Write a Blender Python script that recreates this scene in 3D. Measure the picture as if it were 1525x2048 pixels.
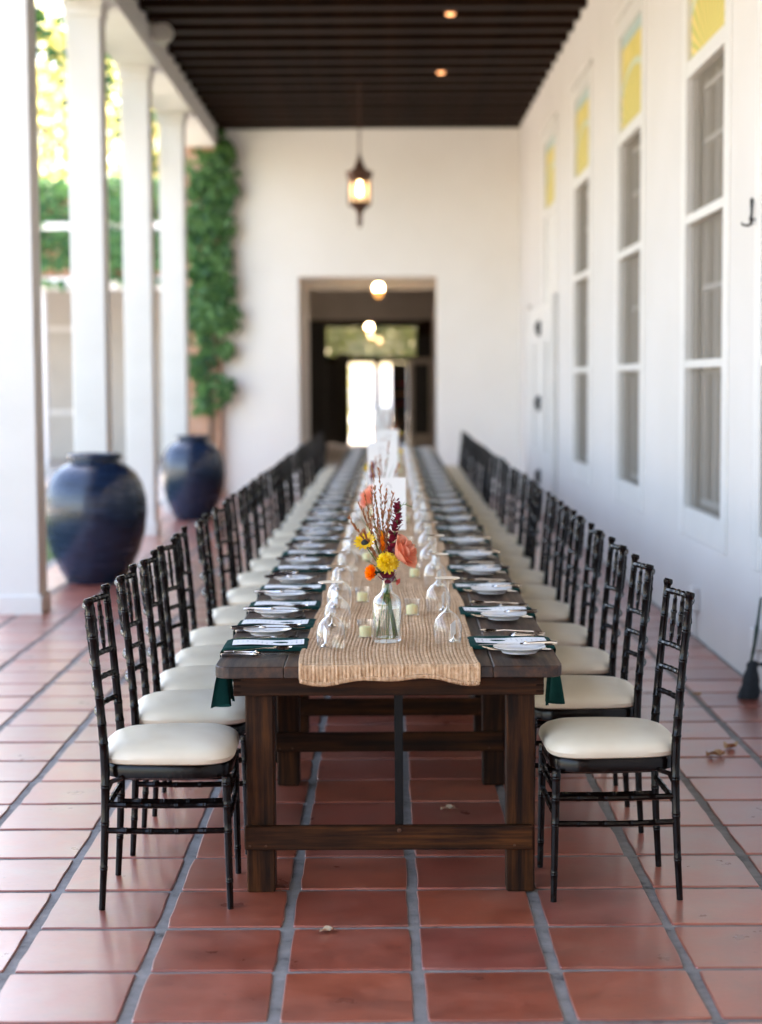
import bpy, math, random
from mathutils import Vector, Matrix, Euler
random.seed(7)
R = math.radians
scene = bpy.context.scene
col = scene.collection
for o in list(bpy.data.objects):
    bpy.data.objects.remove(o)

# ------------------------------------------------------------------ camera
F_PX, PITCH, ROLL = 3410.0, 0.0766, 0.0057
cd = bpy.data.cameras.new('camera')
cam = bpy.data.objects.new('camera', cd)
col.objects.link(cam)
cd.sensor_fit = 'VERTICAL'
cd.lens = 80.0
cd.sensor_height = 80.0 * 2048 / F_PX
cd.sensor_width = cd.sensor_height * 1525 / 2048
cam.location = (0, 0, 1.6)
cam.rotation_euler = (Matrix.Rotation(R(90) - PITCH, 4, 'X') @ Matrix.Rotation(-ROLL, 4, 'Z')).to_euler()
cd.clip_start, cd.clip_end = 0.1, 600
cd.dof.use_dof = True
cd.dof.focus_distance = 5.45
cd.dof.aperture_fstop = 2.35
scene.camera = cam

# ------------------------------------------------------------------ sky, sun, exposure
SUN_EL, SUN_AZ = 52.0, 38.0                    # azimuth measured from +y towards +x
w = bpy.data.worlds.new('World'); scene.world = w; w.use_nodes = True
nt = w.node_tree; nt.nodes.clear()
sky = nt.nodes.new('ShaderNodeTexSky'); sky.sky_type = 'NISHITA'; sky.sun_disc = False
sky.sun_elevation = R(SUN_EL); sky.sun_rotation = R(SUN_AZ)
sky.air_density = 1.0; sky.dust_density = 3.0; sky.ozone_density = 0.6; sky.altitude = 50
bg = nt.nodes.new('ShaderNodeBackground'); bg.inputs['Strength'].default_value = 0.15
wo = nt.nodes.new('ShaderNodeOutputWorld')
nt.links.new(sky.outputs[0], bg.inputs[0]); nt.links.new(bg.outputs[0], wo.inputs[0])
sd = bpy.data.lights.new('sun', 'SUN'); sd.energy = 4.0; sd.angle = R(0.53); sd.color = (1, 0.95, 0.87)
so = bpy.data.objects.new('sun', sd); col.objects.link(so)
sv = Vector((math.sin(R(SUN_AZ)) * math.cos(R(SUN_EL)), math.cos(R(SUN_AZ)) * math.cos(R(SUN_EL)), math.sin(R(SUN_EL))))
so.rotation_euler = sv.to_track_quat('Z', 'Y').to_euler(); so.location = (0, 0, 30)
vs = scene.view_settings
vs.view_transform = 'Standard'; vs.look = 'None'; vs.gamma = 1.0; vs.use_curve_mapping = False
vs.exposure = 3.36
vs.use_white_balance = True; vs.white_balance_temperature = 7350; vs.white_balance_tint = 13
scene.render.engine = 'CYCLES'
cy = scene.cycles
cy.use_denoising = True; cy.max_bounces = 14; cy.diffuse_bounces = 6; cy.glossy_bounces = 4
cy.transparent_max_bounces = 24; cy.transmission_bounces = 6
cy.caustics_reflective = False; cy.caustics_refractive = False
cy.sample_clamp_indirect = 8.0

# ------------------------------------------------------------------ materials
def new_mat(name):
    m = bpy.data.materials.new(name); m.use_nodes = True
    n = m.node_tree; b = n.nodes['Principled BSDF']
    return m, n, b
def N(n, t, **kw):
    x = n.nodes.new(t)
    for k, v in kw.items():
        if k in x.inputs.keys():
            x.inputs[k].default_value = v
        else:
            setattr(x, k, v)
    return x
def ramp(n, fac, stops):
    r = n.nodes.new('ShaderNodeValToRGB')
    e = r.color_ramp.elements
    while len(e) < len(stops): e.new(0.5)
    for i, (p, c) in enumerate(stops):
        e[i].position = p; e[i].color = (*c, 1) if len(c) == 3 else c
    n.links.new(fac, r.inputs[0]); return r.outputs[0]
def coords(n, scale=(1, 1, 1), which='Object', loc=(0, 0, 0)):
    tc = n.nodes.new('ShaderNodeTexCoord'); mp = n.nodes.new('ShaderNodeMapping')
    mp.inputs['Scale'].default_value = scale; mp.inputs['Location'].default_value = loc
    n.links.new(tc.outputs[which], mp.inputs[0]); return mp.outputs[0]
def bump(n, b, h, strength=0.2, dist=0.01):
    bp = N(n, 'ShaderNodeBump', Strength=strength, Distance=dist)
    n.links.new(h, bp.inputs['Height']); n.links.new(bp.outputs[0], b.inputs['Normal'])
def setc(b, c, rough=0.5, spec=0.5, metal=0.0):
    b.inputs['Base Color'].default_value = (*c, 1); b.inputs['Roughness'].default_value = rough
    b.inputs['Specular IOR Level'].default_value = spec; b.inputs['Metallic'].default_value = metal
def mixc(n, fac, a, c, mode='MIX'):
    m = n.nodes.new('ShaderNodeMix'); m.data_type = 'RGBA'; m.blend_type = mode
    for sock, v in ((m.inputs[0], fac), (m.inputs[6], a), (m.inputs[7], c)):
        if hasattr(v, 'is_output'): n.links.new(v, sock)
        elif isinstance(v, (int, float)): sock.default_value = v
        else: sock.default_value = (*v, 1)
    return m.outputs[2]
def noise(n, vec, scale, detail=4, rough=0.55):
    x = N(n, 'ShaderNodeTexNoise', Scale=scale, Detail=detail, Roughness=rough)
    n.links.new(vec, x.inputs['Vector']); return x.outputs['Fac']

def m_noisy(name, c1, c2, scale, rough=0.6, bumps=0.0, bscale=None, spec=0.4, metal=0.0, which='Object'):
    m, n, b = new_mat(name); setc(b, c1, rough, spec, metal)
    v = coords(n, which=which)
    f = noise(n, v, scale)
    n.links.new(ramp(n, f, [(0.35, c1), (0.68, c2)]), b.inputs['Base Color'])
    if bumps: bump(n, b, noise(n, v, bscale or scale * 3, 6), bumps, 0.01)
    return m
M = {}
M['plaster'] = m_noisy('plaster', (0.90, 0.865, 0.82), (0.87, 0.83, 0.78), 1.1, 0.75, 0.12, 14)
M['plaster_dimmed'] = m_noisy('dimmed_plaster', (0.635, 0.60, 0.575), (0.605, 0.57, 0.54), 1.1, 0.75, 0.12, 14)  # same white plaster, darkened to offset the strong light on the house wall
M['paint'] = m_noisy('white_paint', (0.74, 0.715, 0.69), (0.70, 0.675, 0.645), 2.5, 0.5, 0.04, 20)
M['trim'] = m_noisy('trim_paint', (0.70, 0.675, 0.65), (0.66, 0.635, 0.605), 3, 0.42, 0.03, 30)
M['beige'] = m_noisy('beige_plaster', (0.52, 0.485, 0.44), (0.46, 0.43, 0.39), 1.5, 0.8, 0.1, 15)
M['greyplaster'] = m_noisy('grey_plaster', (0.40, 0.35, 0.32), (0.34, 0.30, 0.27), 1.5, 0.8)
M['passage'] = m_noisy('passage_paint', (0.60, 0.555, 0.515), (0.54, 0.50, 0.46), 2, 0.7)
M['terracotta_wall'] = m_noisy('rust_plaster', (0.42, 0.22, 0.13), (0.52, 0.33, 0.24), 3, 0.85, 0.2, 20)
M['darkwood'] = m_noisy('dark_timber', (0.009, 0.0030, 0.0010), (0.019, 0.0066, 0.0022), 4, 0.6, 0.15, 25, spec=0.1)
M['blackdoor'] = m_noisy('black_door_paint', (0.008, 0.007, 0.006), (0.014, 0.011, 0.009), 3, 0.5)
M['strip_glass'] = m_noisy('strip_glass', (0.20, 0.22, 0.20), (0.16, 0.18, 0.165), 3, 0.3)
M['shadowroom'] = m_noisy('room_interior', (0.30, 0.27, 0.24), (0.24, 0.21, 0.19), 1, 0.9)
M['curtain'] = m_noisy('curtain_cloth', (0.42, 0.36, 0.30), (0.30, 0.255, 0.21), 4, 0.9)
M['chair'] = m_noisy('mahogany_lacquer', (0.0026, 0.0011, 0.0008), (0.0050, 0.0019, 0.0012), 9, 0.20, 0.03, 40, spec=0.22)
M['iron'] = m_noisy('black_iron', (0.003, 0.003, 0.003), (0.006, 0.0055, 0.0055), 15, 0.45, spec=0.2)
M['bronze'] = m_noisy('aged_bronze', (0.11, 0.045, 0.022), (0.06, 0.026, 0.015), 12, 0.5, metal=0.35)
M['chrome'] = m_noisy('silver', (0.80, 0.77, 0.74), (0.70, 0.67, 0.64), 20, 0.16, metal=1.0)
M['plate'] = m_noisy('white_china', (0.84, 0.83, 0.82), (0.82, 0.81, 0.80), 6, 0.12, spec=0.6)
M['brass'] = m_noisy('brass', (0.55, 0.40, 0.20), (0.45, 0.31, 0.14), 20, 0.3, metal=1.0)
M['wax'] = m_noisy('cream_wax', (0.95, 0.79, 0.40), (0.95, 0.83, 0.50), 10, 0.5)
M['wax'].node_tree.nodes['Principled BSDF'].inputs['Subsurface Weight'].default_value = 0.3
M['ink'] = m_noisy('grey_ink', (0.30, 0.29, 0.29), (0.38, 0.37, 0.37), 30, 0.7)
M['card'] = m_noisy('card_stock', (0.83, 0.81, 0.79), (0.81, 0.79, 0.77), 8, 0.6)
M['bark'] = m_noisy('bark', (0.10, 0.075, 0.055), (0.20, 0.16, 0.12), 6, 0.9, 0.5, 12)
M['lampwhite'] = m_noisy('lamp_housing', (0.72, 0.69, 0.65), (0.62, 0.58, 0.54), 8, 0.4)
M['deadleaf'] = m_noisy('dry_leaf', (0.40, 0.20, 0.09), (0.55, 0.36, 0.20), 25, 0.8)
M['paleleaf'] = m_noisy('bleached_leaf', (0.62, 0.50, 0.36), (0.48, 0.34, 0.22), 40, 0.8)
M['broom'] = m_noisy('dark_bristle', (0.016, 0.022, 0.028), (0.03, 0.034, 0.04), 60, 0.8, 0.6, 120)
M['broomstick'] = m_noisy('green_stick', (0.01, 0.03, 0.02), (0.016, 0.045, 0.03), 20, 0.4)
M['paving'] = m_noisy('pale_paving', (0.48, 0.45, 0.42), (0.40, 0.375, 0.345), 0.8, 0.85, 0.1, 8)
M['lawn'] = m_noisy('lawn_soil', (0.05, 0.085, 0.025), (0.075, 0.11, 0.035), 2, 0.95)
M['ground'] = m_noisy('ground_dirt', (0.16, 0.15, 0.09), (0.22, 0.19, 0.13), 0.3, 0.95)
M['roofing'] = m_noisy('roof_clay', (0.30, 0.12, 0.07), (0.38, 0.17, 0.10), 3, 0.85)

def m_cushion():
    m, n, b = new_mat('ivory_leatherette'); setc(b, (0.74, 0.67, 0.55), 0.42, 0.45)
    v = coords(n)
    f = noise(n, v, 5, 3)
    n.links.new(ramp(n, f, [(0.3, (0.72, 0.62, 0.47)), (0.7, (0.79, 0.71, 0.57))]), b.inputs['Base Color'])
    a = N(n, 'ShaderNodeMath', operation='ADD')
    n.links.new(noise(n, v, 7, 2), a.inputs[0])
    s = N(n, 'ShaderNodeMath', operation='MULTIPLY'); s.inputs[1].default_value = 0.06
    n.links.new(noise(n, v, 160, 3), s.inputs[0]); n.links.new(s.outputs[0], a.inputs[1])
    bump(n, b, a.outputs[0], 0.35, 0.012)
    return m
M['cushion'] = m_cushion()

def m_wood(axis, name):
    m, n, b = new_mat(name); setc(b, (0.08, 0.03, 0.015), 0.42, 0.16)
    sc = [22, 22, 22]; sc[axis] = 1.3
    oi = n.nodes.new('ShaderNodeObjectInfo')
    cx = n.nodes.new('ShaderNodeVectorMath'); cx.operation = 'ADD'
    v0 = coords(n, tuple(sc))
    ml = N(n, 'ShaderNodeMath', operation='MULTIPLY'); ml.inputs[1].default_value = 37.0
    n.links.new(oi.outputs['Random'], ml.inputs[0])
    n.links.new(v0, cx.inputs[0]); n.links.new(ml.outputs[0], cx.inputs[1])
    v = cx.outputs[0]
    f = noise(n, v, 1.9, 8, 0.66)
    g = noise(n, coords(n, (3, 3, 3)), 1.6, 4)
    c1 = ramp(n, f, [(0.34, (0.006, 0.0020, 0.0008)), (0.49, (0.032, 0.0110, 0.0032)), (0.68, (0.090, 0.032, 0.0085))])
    c2 = ramp(n, g, [(0.3, (0.55, 0.5, 0.5)), (0.7, (1.25, 1.15, 1.05))])
    c3 = mixc(n, 1.0, c1, c2, 'MULTIPLY')
    hs = N(n, 'ShaderNodeHueSaturation'); n.links.new(c3, hs.inputs['Color'])
    mr = N(n, 'ShaderNodeMapRange'); mr.inputs[3].default_value = 0.75; mr.inputs[4].default_value = 1.2
    n.links.new(oi.outputs['Random'], mr.inputs[0]); n.links.new(mr.outputs[0], hs.inputs['Value'])
    n.links.new(hs.outputs[0], b.inputs['Base Color'])
    n.links.new(ramp(n, f, [(0.3, (0.6,) * 3), (0.7, (0.42,) * 3)]), b.inputs['Roughness'])
    bump(n, b, f, 0.25, 0.004)
    return m
M['wood_top'] = m_wood(1, 'stained_pine_top'); M['wood_top'].node_tree.nodes['Principled BSDF'].inputs['Specular IOR Level'].default_value = 0.6; M['wood_x'] = m_wood(0, 'stained_pine_x'); M['wood_y'] = m_wood(1, 'stained_pine_y'); M['wood_z'] = m_wood(2, 'stained_pine_z')

def m_tile(name, island):
    m, n, b = new_mat(name); setc(b, (0.3, 0.09, 0.05), 0.3, 0.5)
    if island:
        g = n.nodes.new('ShaderNodeNewGeometry'); rnd = g.outputs['Random Per Island']
    else:
        oi = n.nodes.new('ShaderNodeObjectInfo'); rnd = oi.outputs['Random']
    tc = n.nodes.new('ShaderNodeTexCoord'); ge = n.nodes.new('ShaderNodeNewGeometry')
    v = ge.outputs['Position']
    base = ramp(n, rnd, [(0.0, (0.27, 0.058, 0.034)), (0.3, (0.34, 0.075, 0.038)), (0.6, (0.39, 0.092, 0.045)), (0.85, (0.29, 0.066, 0.045)), (1.0, (0.43, 0.112, 0.058))])
    f = noise(n, v, 5.5, 6, 0.6)
    cl = ramp(n, f, [(0.26, (0.50, 0.46, 0.50)), (0.47, (0.95, 0.95, 0.95)), (0.72, (1.25, 1.32, 1.34))])
    c = mixc(n, 0.85, base, cl, 'MULTIPLY')
    f2 = noise(n, v, 2.2, 5, 0.7)
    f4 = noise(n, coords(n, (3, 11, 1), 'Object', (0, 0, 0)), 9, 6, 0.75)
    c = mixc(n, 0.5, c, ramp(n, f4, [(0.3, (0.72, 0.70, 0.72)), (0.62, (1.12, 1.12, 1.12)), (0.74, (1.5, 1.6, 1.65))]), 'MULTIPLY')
    dust = ramp(n, f2, [(0.45, (0, 0, 0)), (0.75, (0.30, 0.30, 0.30))])
    c = mixc(n, dust, c, (0.40, 0.24, 0.19))
    f3 = noise(n, v, 38, 3, 0.6)
    pit = ramp(n, f3, [(0.27, (0.35, 0.32, 0.32)), (0.33, (1, 1, 1))])
    c = mixc(n, 0.6, c, pit, 'MULTIPLY')
    n.links.new(c, b.inputs['Base Color'])
    n.links.new(ramp(n, f, [(0.3, (0.26,) * 3), (0.7, (0.44,) * 3)]), b.inputs['Roughness'])
    a = N(n, 'ShaderNodeMath', operation='ADD')
    mm = N(n, 'ShaderNodeMath', operation='MULTIPLY'); mm.inputs[1].default_value = 0.2
    n.links.new(noise(n, v, 4, 2), a.inputs[0]); n.links.new(noise(n, v, 60, 4), mm.inputs[0]); n.links.new(mm.outputs[0], a.inputs[1])
    bump(n, b, a.outputs[0], 0.14, 0.006)
    b.inputs['Specular IOR Level'].default_value = 0.9
    b.inputs['Coat Weight'].default_value = 0.8; b.inputs['Coat Roughness'].default_value = 0.30
    return m
M['tile'] = m_tile('terracotta_tile', False); M['tile_far'] = m_tile('terracotta_tile_field', True)

def m_grout():
    m, n, b = new_mat('grout'); setc(b, (0.2, 0.19, 0.18), 0.8, 0.3)
    ge = n.nodes.new('ShaderNodeNewGeometry'); v = ge.outputs['Position']
    f = noise(n, v, 9, 6, 0.7)
    c = ramp(n, f, [(0.30, (0.05, 0.045, 0.042)), (0.40, (0.19, 0.175, 0.165)), (0.7, (0.30, 0.28, 0.265))])
    n.links.new(c, b.inputs['Base Color']); bump(n, b, noise(n, v, 90, 4), 0.6, 0.004)
    return m
M['grout'] = m_grout()

def m_jute():
    m, n, b = new_mat('jute_weave'); setc(b, (0.42, 0.28, 0.15), 0.9, 0.15)
    v = coords(n)
    f = noise(n, coords(n, (85, 55, 60)), 1.0, 5, 0.75)
    g = noise(n, coords(n, (42, 1.2, 1)), 1.0, 3)
    h = noise(n, v, 9, 5, 0.7)
    c = ramp(n, f, [(0.25, (0.22, 0.105, 0.05)), (0.40, (0.52, 0.325, 0.19)), (0.58, (0.68, 0.47, 0.31)), (0.8, (0.86, 0.71, 0.55))])
    c = mixc(n, 0.45, c, ramp(n, g, [(0.3, (0.62, 0.55, 0.48)), (0.7, (1.2, 1.18, 1.15))]), 'MULTIPLY')
    c = mixc(n, 0.5, c, ramp(n, h, [(0.3, (0.75, 0.65, 0.55)), (0.65, (1.12, 1.1, 1.05))]), 'MULTIPLY')
    n.links.new(c, b.inputs['Base Color'])
    wv = N(n, 'ShaderNodeTexWave', Scale=1.0, Distortion=6.0, Detail=2.0)
    wv.bands_direction = 'Y'
    wv.inputs['Detail Scale'].default_value = 3.0
    n.links.new(coords(n, (1, 20, 1)), wv.inputs['Vector'])
    a = N(n, 'ShaderNodeMath', operation='ADD'); n.links.new(wv.outputs['Fac'], a.inputs[0]); n.links.new(f, a.inputs[1])
    bump(n, b, a.outputs[0], 0.7, 0.005)
    return m
M['jute'] = m_jute()

def m_linen():
    m, n, b = new_mat('green_linen'); setc(b, (0.012, 0.07, 0.065), 0.9, 0.08)
    v = coords(n)
    c = ramp(n, noise(n, v, 14, 5), [(0.3, (0.004, 0.036, 0.032)), (0.7, (0.007, 0.055, 0.048))])
    n.links.new(c, b.inputs['Base Color']); bump(n, b, noise(n, v, 260, 2), 0.4, 0.002)
    return m
M['linen'] = m_linen()

def m_menu():
    m, n, b = new_mat('printed_menu'); setc(b, (0.82, 0.82, 0.82), 0.65, 0.3)
    v = coords(n)
    sep = n.nodes.new('ShaderNodeSeparateXYZ'); n.links.new(v, sep.inputs[0])
    # rows of print run across the narrow side of the card
    wv = N(n, 'ShaderNodeMath', operation='FRACT'); ml = N(n, 'ShaderNodeMath', operation='MULTIPLY'); ml.inputs[1].default_value = 62.0
    n.links.new(sep.outputs[0], ml.inputs[0]); n.links.new(ml.outputs[0], wv.inputs[0])
    row = ramp(n, wv.outputs[0], [(0.0, (0, 0, 0)), (0.55, (0, 0, 0)), (0.6, (1, 1, 1)), (0.9, (1, 1, 1)), (0.95, (0, 0, 0))])
    let = ramp(n, noise(n, coords(n, (62, 190, 1)), 1.0, 2), [(0.5, (0, 0, 0)), (0.56, (1, 1, 1))])
    blk = ramp(n, noise(n, coords(n, (14, 10, 1)), 1.0, 1), [(0.47, (0, 0, 0)), (0.5, (1, 1, 1))])
    k = mixc(n, 1.0, mixc(n, 1.0, row, let, 'MULTIPLY'), blk, 'MULTIPLY')
    ab = N(n, 'ShaderNodeMath', operation='ABSOLUTE'); n.links.new(sep.outputs[1], ab.inputs[0])
    inn = ramp(n, ab.outputs[0], [(0.034, (1, 1, 1)), (0.036, (0, 0, 0))])
    k = mixc(n, 1.0, k, inn, 'MULTIPLY')
    n.links.new(mixc(n, k, (0.82, 0.82, 0.82), (0.42, 0.43, 0.45)), b.inputs['Base Color'])
    return m
M['menu'] = m_menu()

def m_glass(name, tint=(1, 1, 1), extra=0.0):
    m, n, b = new_mat(name); n.nodes.remove(b)
    out = n.nodes['Material Output']
    tr = N(n, 'ShaderNodeBsdfTransparent'); tr.inputs[0].default_value = (*tint, 1)
    gl = N(n, 'ShaderNodeBsdfGlossy', Roughness=0.03); gl.inputs[0].default_value = (1, 1, 1, 1)
    fr = N(n, 'ShaderNodeLayerWeight', Blend=0.5)
    pw = N(n, 'ShaderNodeMath', operation='POWER'); pw.inputs[1].default_value = 2.6
    n.links.new(fr.outputs['Facing'], pw.inputs[0])
    ad = N(n, 'ShaderNodeMath', operation='ADD'); ad.inputs[1].default_value = extra + .035; ad.use_clamp = True
    n.links.new(pw.outputs[0], ad.inputs[0])
    mx = n.nodes.new('ShaderNodeMixShader')
    n.links.new(ad.outputs[0], mx.inputs[0]); n.links.new(tr.outputs[0], mx.inputs[1]); n.links.new(gl.outputs[0], mx.inputs[2])
    n.links.new(mx.outputs[0], out.inputs[0]); return m
M['glass'] = m_glass('clear_glass', (0.975, 0.98, 0.98), 0.015)
M['vaseglass'] = m_glass('bottle_glass', (0.95, 0.965, 0.96), 0.02)
M['water'] = m_glass('water', (0.97, 0.98, 0.97), 0.0)
M['pane'] = m_glass('window_glass', (0.8, 0.8, 0.78), 0.03)

def m_screen():
    m, n, b = new_mat('insect_screen'); setc(b, (0.26, 0.225, 0.185), 0.8, 0.2)
    out = n.nodes['Material Output']
    tr = N(n, 'ShaderNodeBsdfTransparent'); mx = n.nodes.new('ShaderNodeMixShader'); mx.inputs[0].default_value = 0.5
    n.links.new(tr.outputs[0], mx.inputs[1]); n.links.new(b.outputs[0], mx.inputs[2]); n.links.new(mx.outputs[0], out.inputs[0])
    return m
M['screen'] = m_screen()

def m_emit(name, c, s):
    m, n, b = new_mat(name); setc(b, c, 0.4)
    b.inputs['Emission Color'].default_value = (*c, 1); b.inputs['Emission Strength'].default_value = s
    return m
M['bulb'] = m_emit('warm_bulb', (1.0, 0.74, 0.40), 9.0)
M['bulb_amber'] = m_emit('amber_globe', (1.0, 0.45, 0.12), 0.18)
M['downlight'] = m_emit('downlight_lens', (1.0, 0.45, 0.20), 0.3)

def m_lampglass():
    m, n, b = new_mat('seeded_lantern_glass'); setc(b, (0.8, 0.72, 0.62), 0.35, 0.5)
    out = n.nodes['Material Output']
    tr = N(n, 'ShaderNodeBsdfTransparent'); tr.inputs[0].default_value = (0.95, 0.85, 0.75, 1)
    mx = n.nodes.new('ShaderNodeMixShader'); mx.inputs[0].default_value = 0.35
    n.links.new(tr.outputs[0], mx.inputs[1]); n.links.new(b.outputs[0], mx.inputs[2]); n.links.new(mx.outputs[0], out.inputs[0])
    return m
M['lampglass'] = m_lampglass()

def m_transom():
    # painted fan / shell panel: y across (0..1), z up (0..1) in generated coordinates
    m, n, b = new_mat('painted_shell_panel'); setc(b, (0.6, 0.45, 0.1), 0.5, 0.4)
    tc = n.nodes.new('ShaderNodeTexCoord'); sp = n.nodes.new('ShaderNodeSeparateXYZ'); n.links.new(tc.outputs['Generated'], sp.inputs[0])
    dy = N(n, 'ShaderNodeMath', operation='SUBTRACT'); dy.inputs[1].default_value = 0.5; n.links.new(sp.outputs[1], dy.inputs[0])
    dz = N(n, 'ShaderNodeMath', operation='ADD'); dz.inputs[1].default_value = 0.12; n.links.new(sp.outputs[2], dz.inputs[0])
    an = N(n, 'ShaderNodeMath', operation='ARCTAN2'); n.links.new(dy.outputs[0], an.inputs[0]); n.links.new(dz.outputs[0], an.inputs[1])
    ml = N(n, 'ShaderNodeMath', operation='MULTIPLY'); ml.inputs[1].default_value = 34.0; n.links.new(an.outputs[0], ml.inputs[0])
    sn = N(n, 'ShaderNodeMath', operation='SINE'); n.links.new(ml.outputs[0], sn.inputs[0])
    mr = N(n, 'ShaderNodeMapRange'); mr.inputs[1].default_value = -1; n.links.new(sn.outputs[0], mr.inputs[0])
    nz = noise(n, tc.outputs['Generated'], 6, 4)
    rays = ramp(n, mr.outputs[0], [(0.15, (0.42, 0.42, 0.10)), (0.55, (0.66, 0.50, 0.12)), (0.9, (0.74, 0.56, 0.20))])
    plain = ramp(n, nz, [(0.3, (0.56, 0.46, 0.10)), (0.7, (0.74, 0.58, 0.20))])
    p1 = N(n, 'ShaderNodeMath', operation='POWER'); p1.inputs[1].default_value = 2; n.links.new(dy.outputs[0], p1.inputs[0])
    p2 = N(n, 'ShaderNodeMath', operation='POWER'); p2.inputs[1].default_value = 2; n.links.new(dz.outputs[0], p2.inputs[0])
    ad = N(n, 'ShaderNodeMath', operation='ADD'); n.links.new(p1.outputs[0], ad.inputs[0]); n.links.new(p2.outputs[0], ad.inputs[1])
    sq = N(n, 'ShaderNodeMath', operation='SQRT'); n.links.new(ad.outputs[0], sq.inputs[0])
    edge = ramp(n, sq.outputs[0], [(0.0, (1, 1, 1)), (0.70, (1, 1, 1)), (0.73, (0, 0, 0))])
    rim = ramp(n, sq.outputs[0], [(0.68, (0, 0, 0)), (0.71, (1, 1, 1)), (0.75, (1, 1, 1)), (0.78, (0, 0, 0))])
    c = mixc(n, edge, plain, rays); c = mixc(n, rim, c, (0.55, 0.60, 0.45))
    top = ramp(n, sp.outputs[2], [(0.86, (0, 0, 0)), (0.89, (1, 1, 1))])
    c = mixc(n, top, c, (0.42, 0.52, 0.50))
    n.links.new(c, b.inputs['Base Color']); return m
M['transom'] = m_transom()

def m_pot():
    m, n, b = new_mat('blue_black_glaze'); setc(b, (0.01, 0.02, 0.045), 0.3, 0.6)
    v = coords(n, (2, 2, 14))
    f = noise(n, v, 1.5, 6, 0.65)
    c = ramp(n, f, [(0.3, (0.006, 0.011, 0.022)), (0.6, (0.012, 0.028, 0.070)), (0.8, (0.028, 0.046, 0.085))])
    n.links.new(c, b.inputs['Base Color'])
    n.links.new(ramp(n, f, [(0.3, (0.16,) * 3), (0.75, (0.32,) * 3)]), b.inputs['Roughness'])
    bump(n, b, f, 0.2, 0.010); return m
M['pot'] = m_pot()

def m_leaf(name, c1, c2, trans=0.4, scale=3.0, sat=1.0):
    m, n, b = new_mat(name); setc(b, c1, 0.45, 0.35)
    out = n.nodes['Material Output']
    g = n.nodes.new('ShaderNodeNewGeometry')
    c = ramp(n, g.outputs['Random Per Island'], [(0.0, c1), (1.0, c2)])
    n.links.new(c, b.inputs['Base Color'])
    t = N(n, 'ShaderNodeBsdfTranslucent')
    hs = N(n, 'ShaderNodeHueSaturation', Value=1.7, Saturation=1.1); n.links.new(c, hs.inputs['Color']); n.links.new(hs.outputs[0], t.inputs[0])
    mx = n.nodes.new('ShaderNodeMixShader'); mx.inputs[0].default_value = trans
    n.links.new(b.outputs[0], mx.inputs[1]); n.links.new(t.outputs[0], mx.inputs[2]); n.links.new(mx.outputs[0], out.inputs[0])
    return m
M['ivy'] = m_leaf('ivy_leaf', (0.012, 0.065, 0.022), (0.120, 0.25, 0.075), 0.25)
M['tree_leaf'] = m_leaf('tree_leaf', (0.26, 0.27, 0.10), (0.40, 0.36, 0.17), 0.6)
M['tree_leaf2'] = m_leaf('olive_leaf', (0.08, 0.11, 0.035), (0.17, 0.16, 0.07), 0.45)
M['grass'] = m_leaf('grass_blade', (0.05, 0.11, 0.02), (0.10, 0.17, 0.04), 0.4)
M['stem'] = m_leaf('flower_stem', (0.07, 0.14, 0.03), (0.13, 0.20, 0.05), 0.2)
M['darkstem'] = m_leaf('dark_stem', (0.02, 0.05, 0.03), (0.04, 0.08, 0.04), 0.2)
M['yellow'] = m_leaf('yellow_petal', (0.78, 0.62, 0.04), (0.86, 0.76, 0.14), 0.3)
M['gold'] = m_leaf('gold_petal', (0.75, 0.48, 0.02), (0.84, 0.62, 0.05), 0.3)
M['orange'] = m_leaf('orange_petal', (0.80, 0.20, 0.01), (0.88, 0.33, 0.02), 0.3)
M['peach'] = m_leaf('peach_petal', (0.70, 0.29, 0.19), (0.76, 0.38, 0.26), 0.3)
M['burgundy'] = m_leaf('burgundy_petal', (0.13, 0.008, 0.022), (0.26, 0.02, 0.05), 0.25)
M['rust'] = m_leaf('rust_plume', (0.26, 0.09, 0.035), (0.42, 0.17, 0.08), 0.25)
M['rose_red'] = m_leaf('coral_petal', (0.55, 0.08, 0.06), (0.62, 0.15, 0.10), 0.3)
M['seedhead'] = m_noisy('dark_seedhead', (0.008, 0.012, 0.012), (0.02, 0.02, 0.015), 60, 0.8, 0.5, 200)

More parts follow.
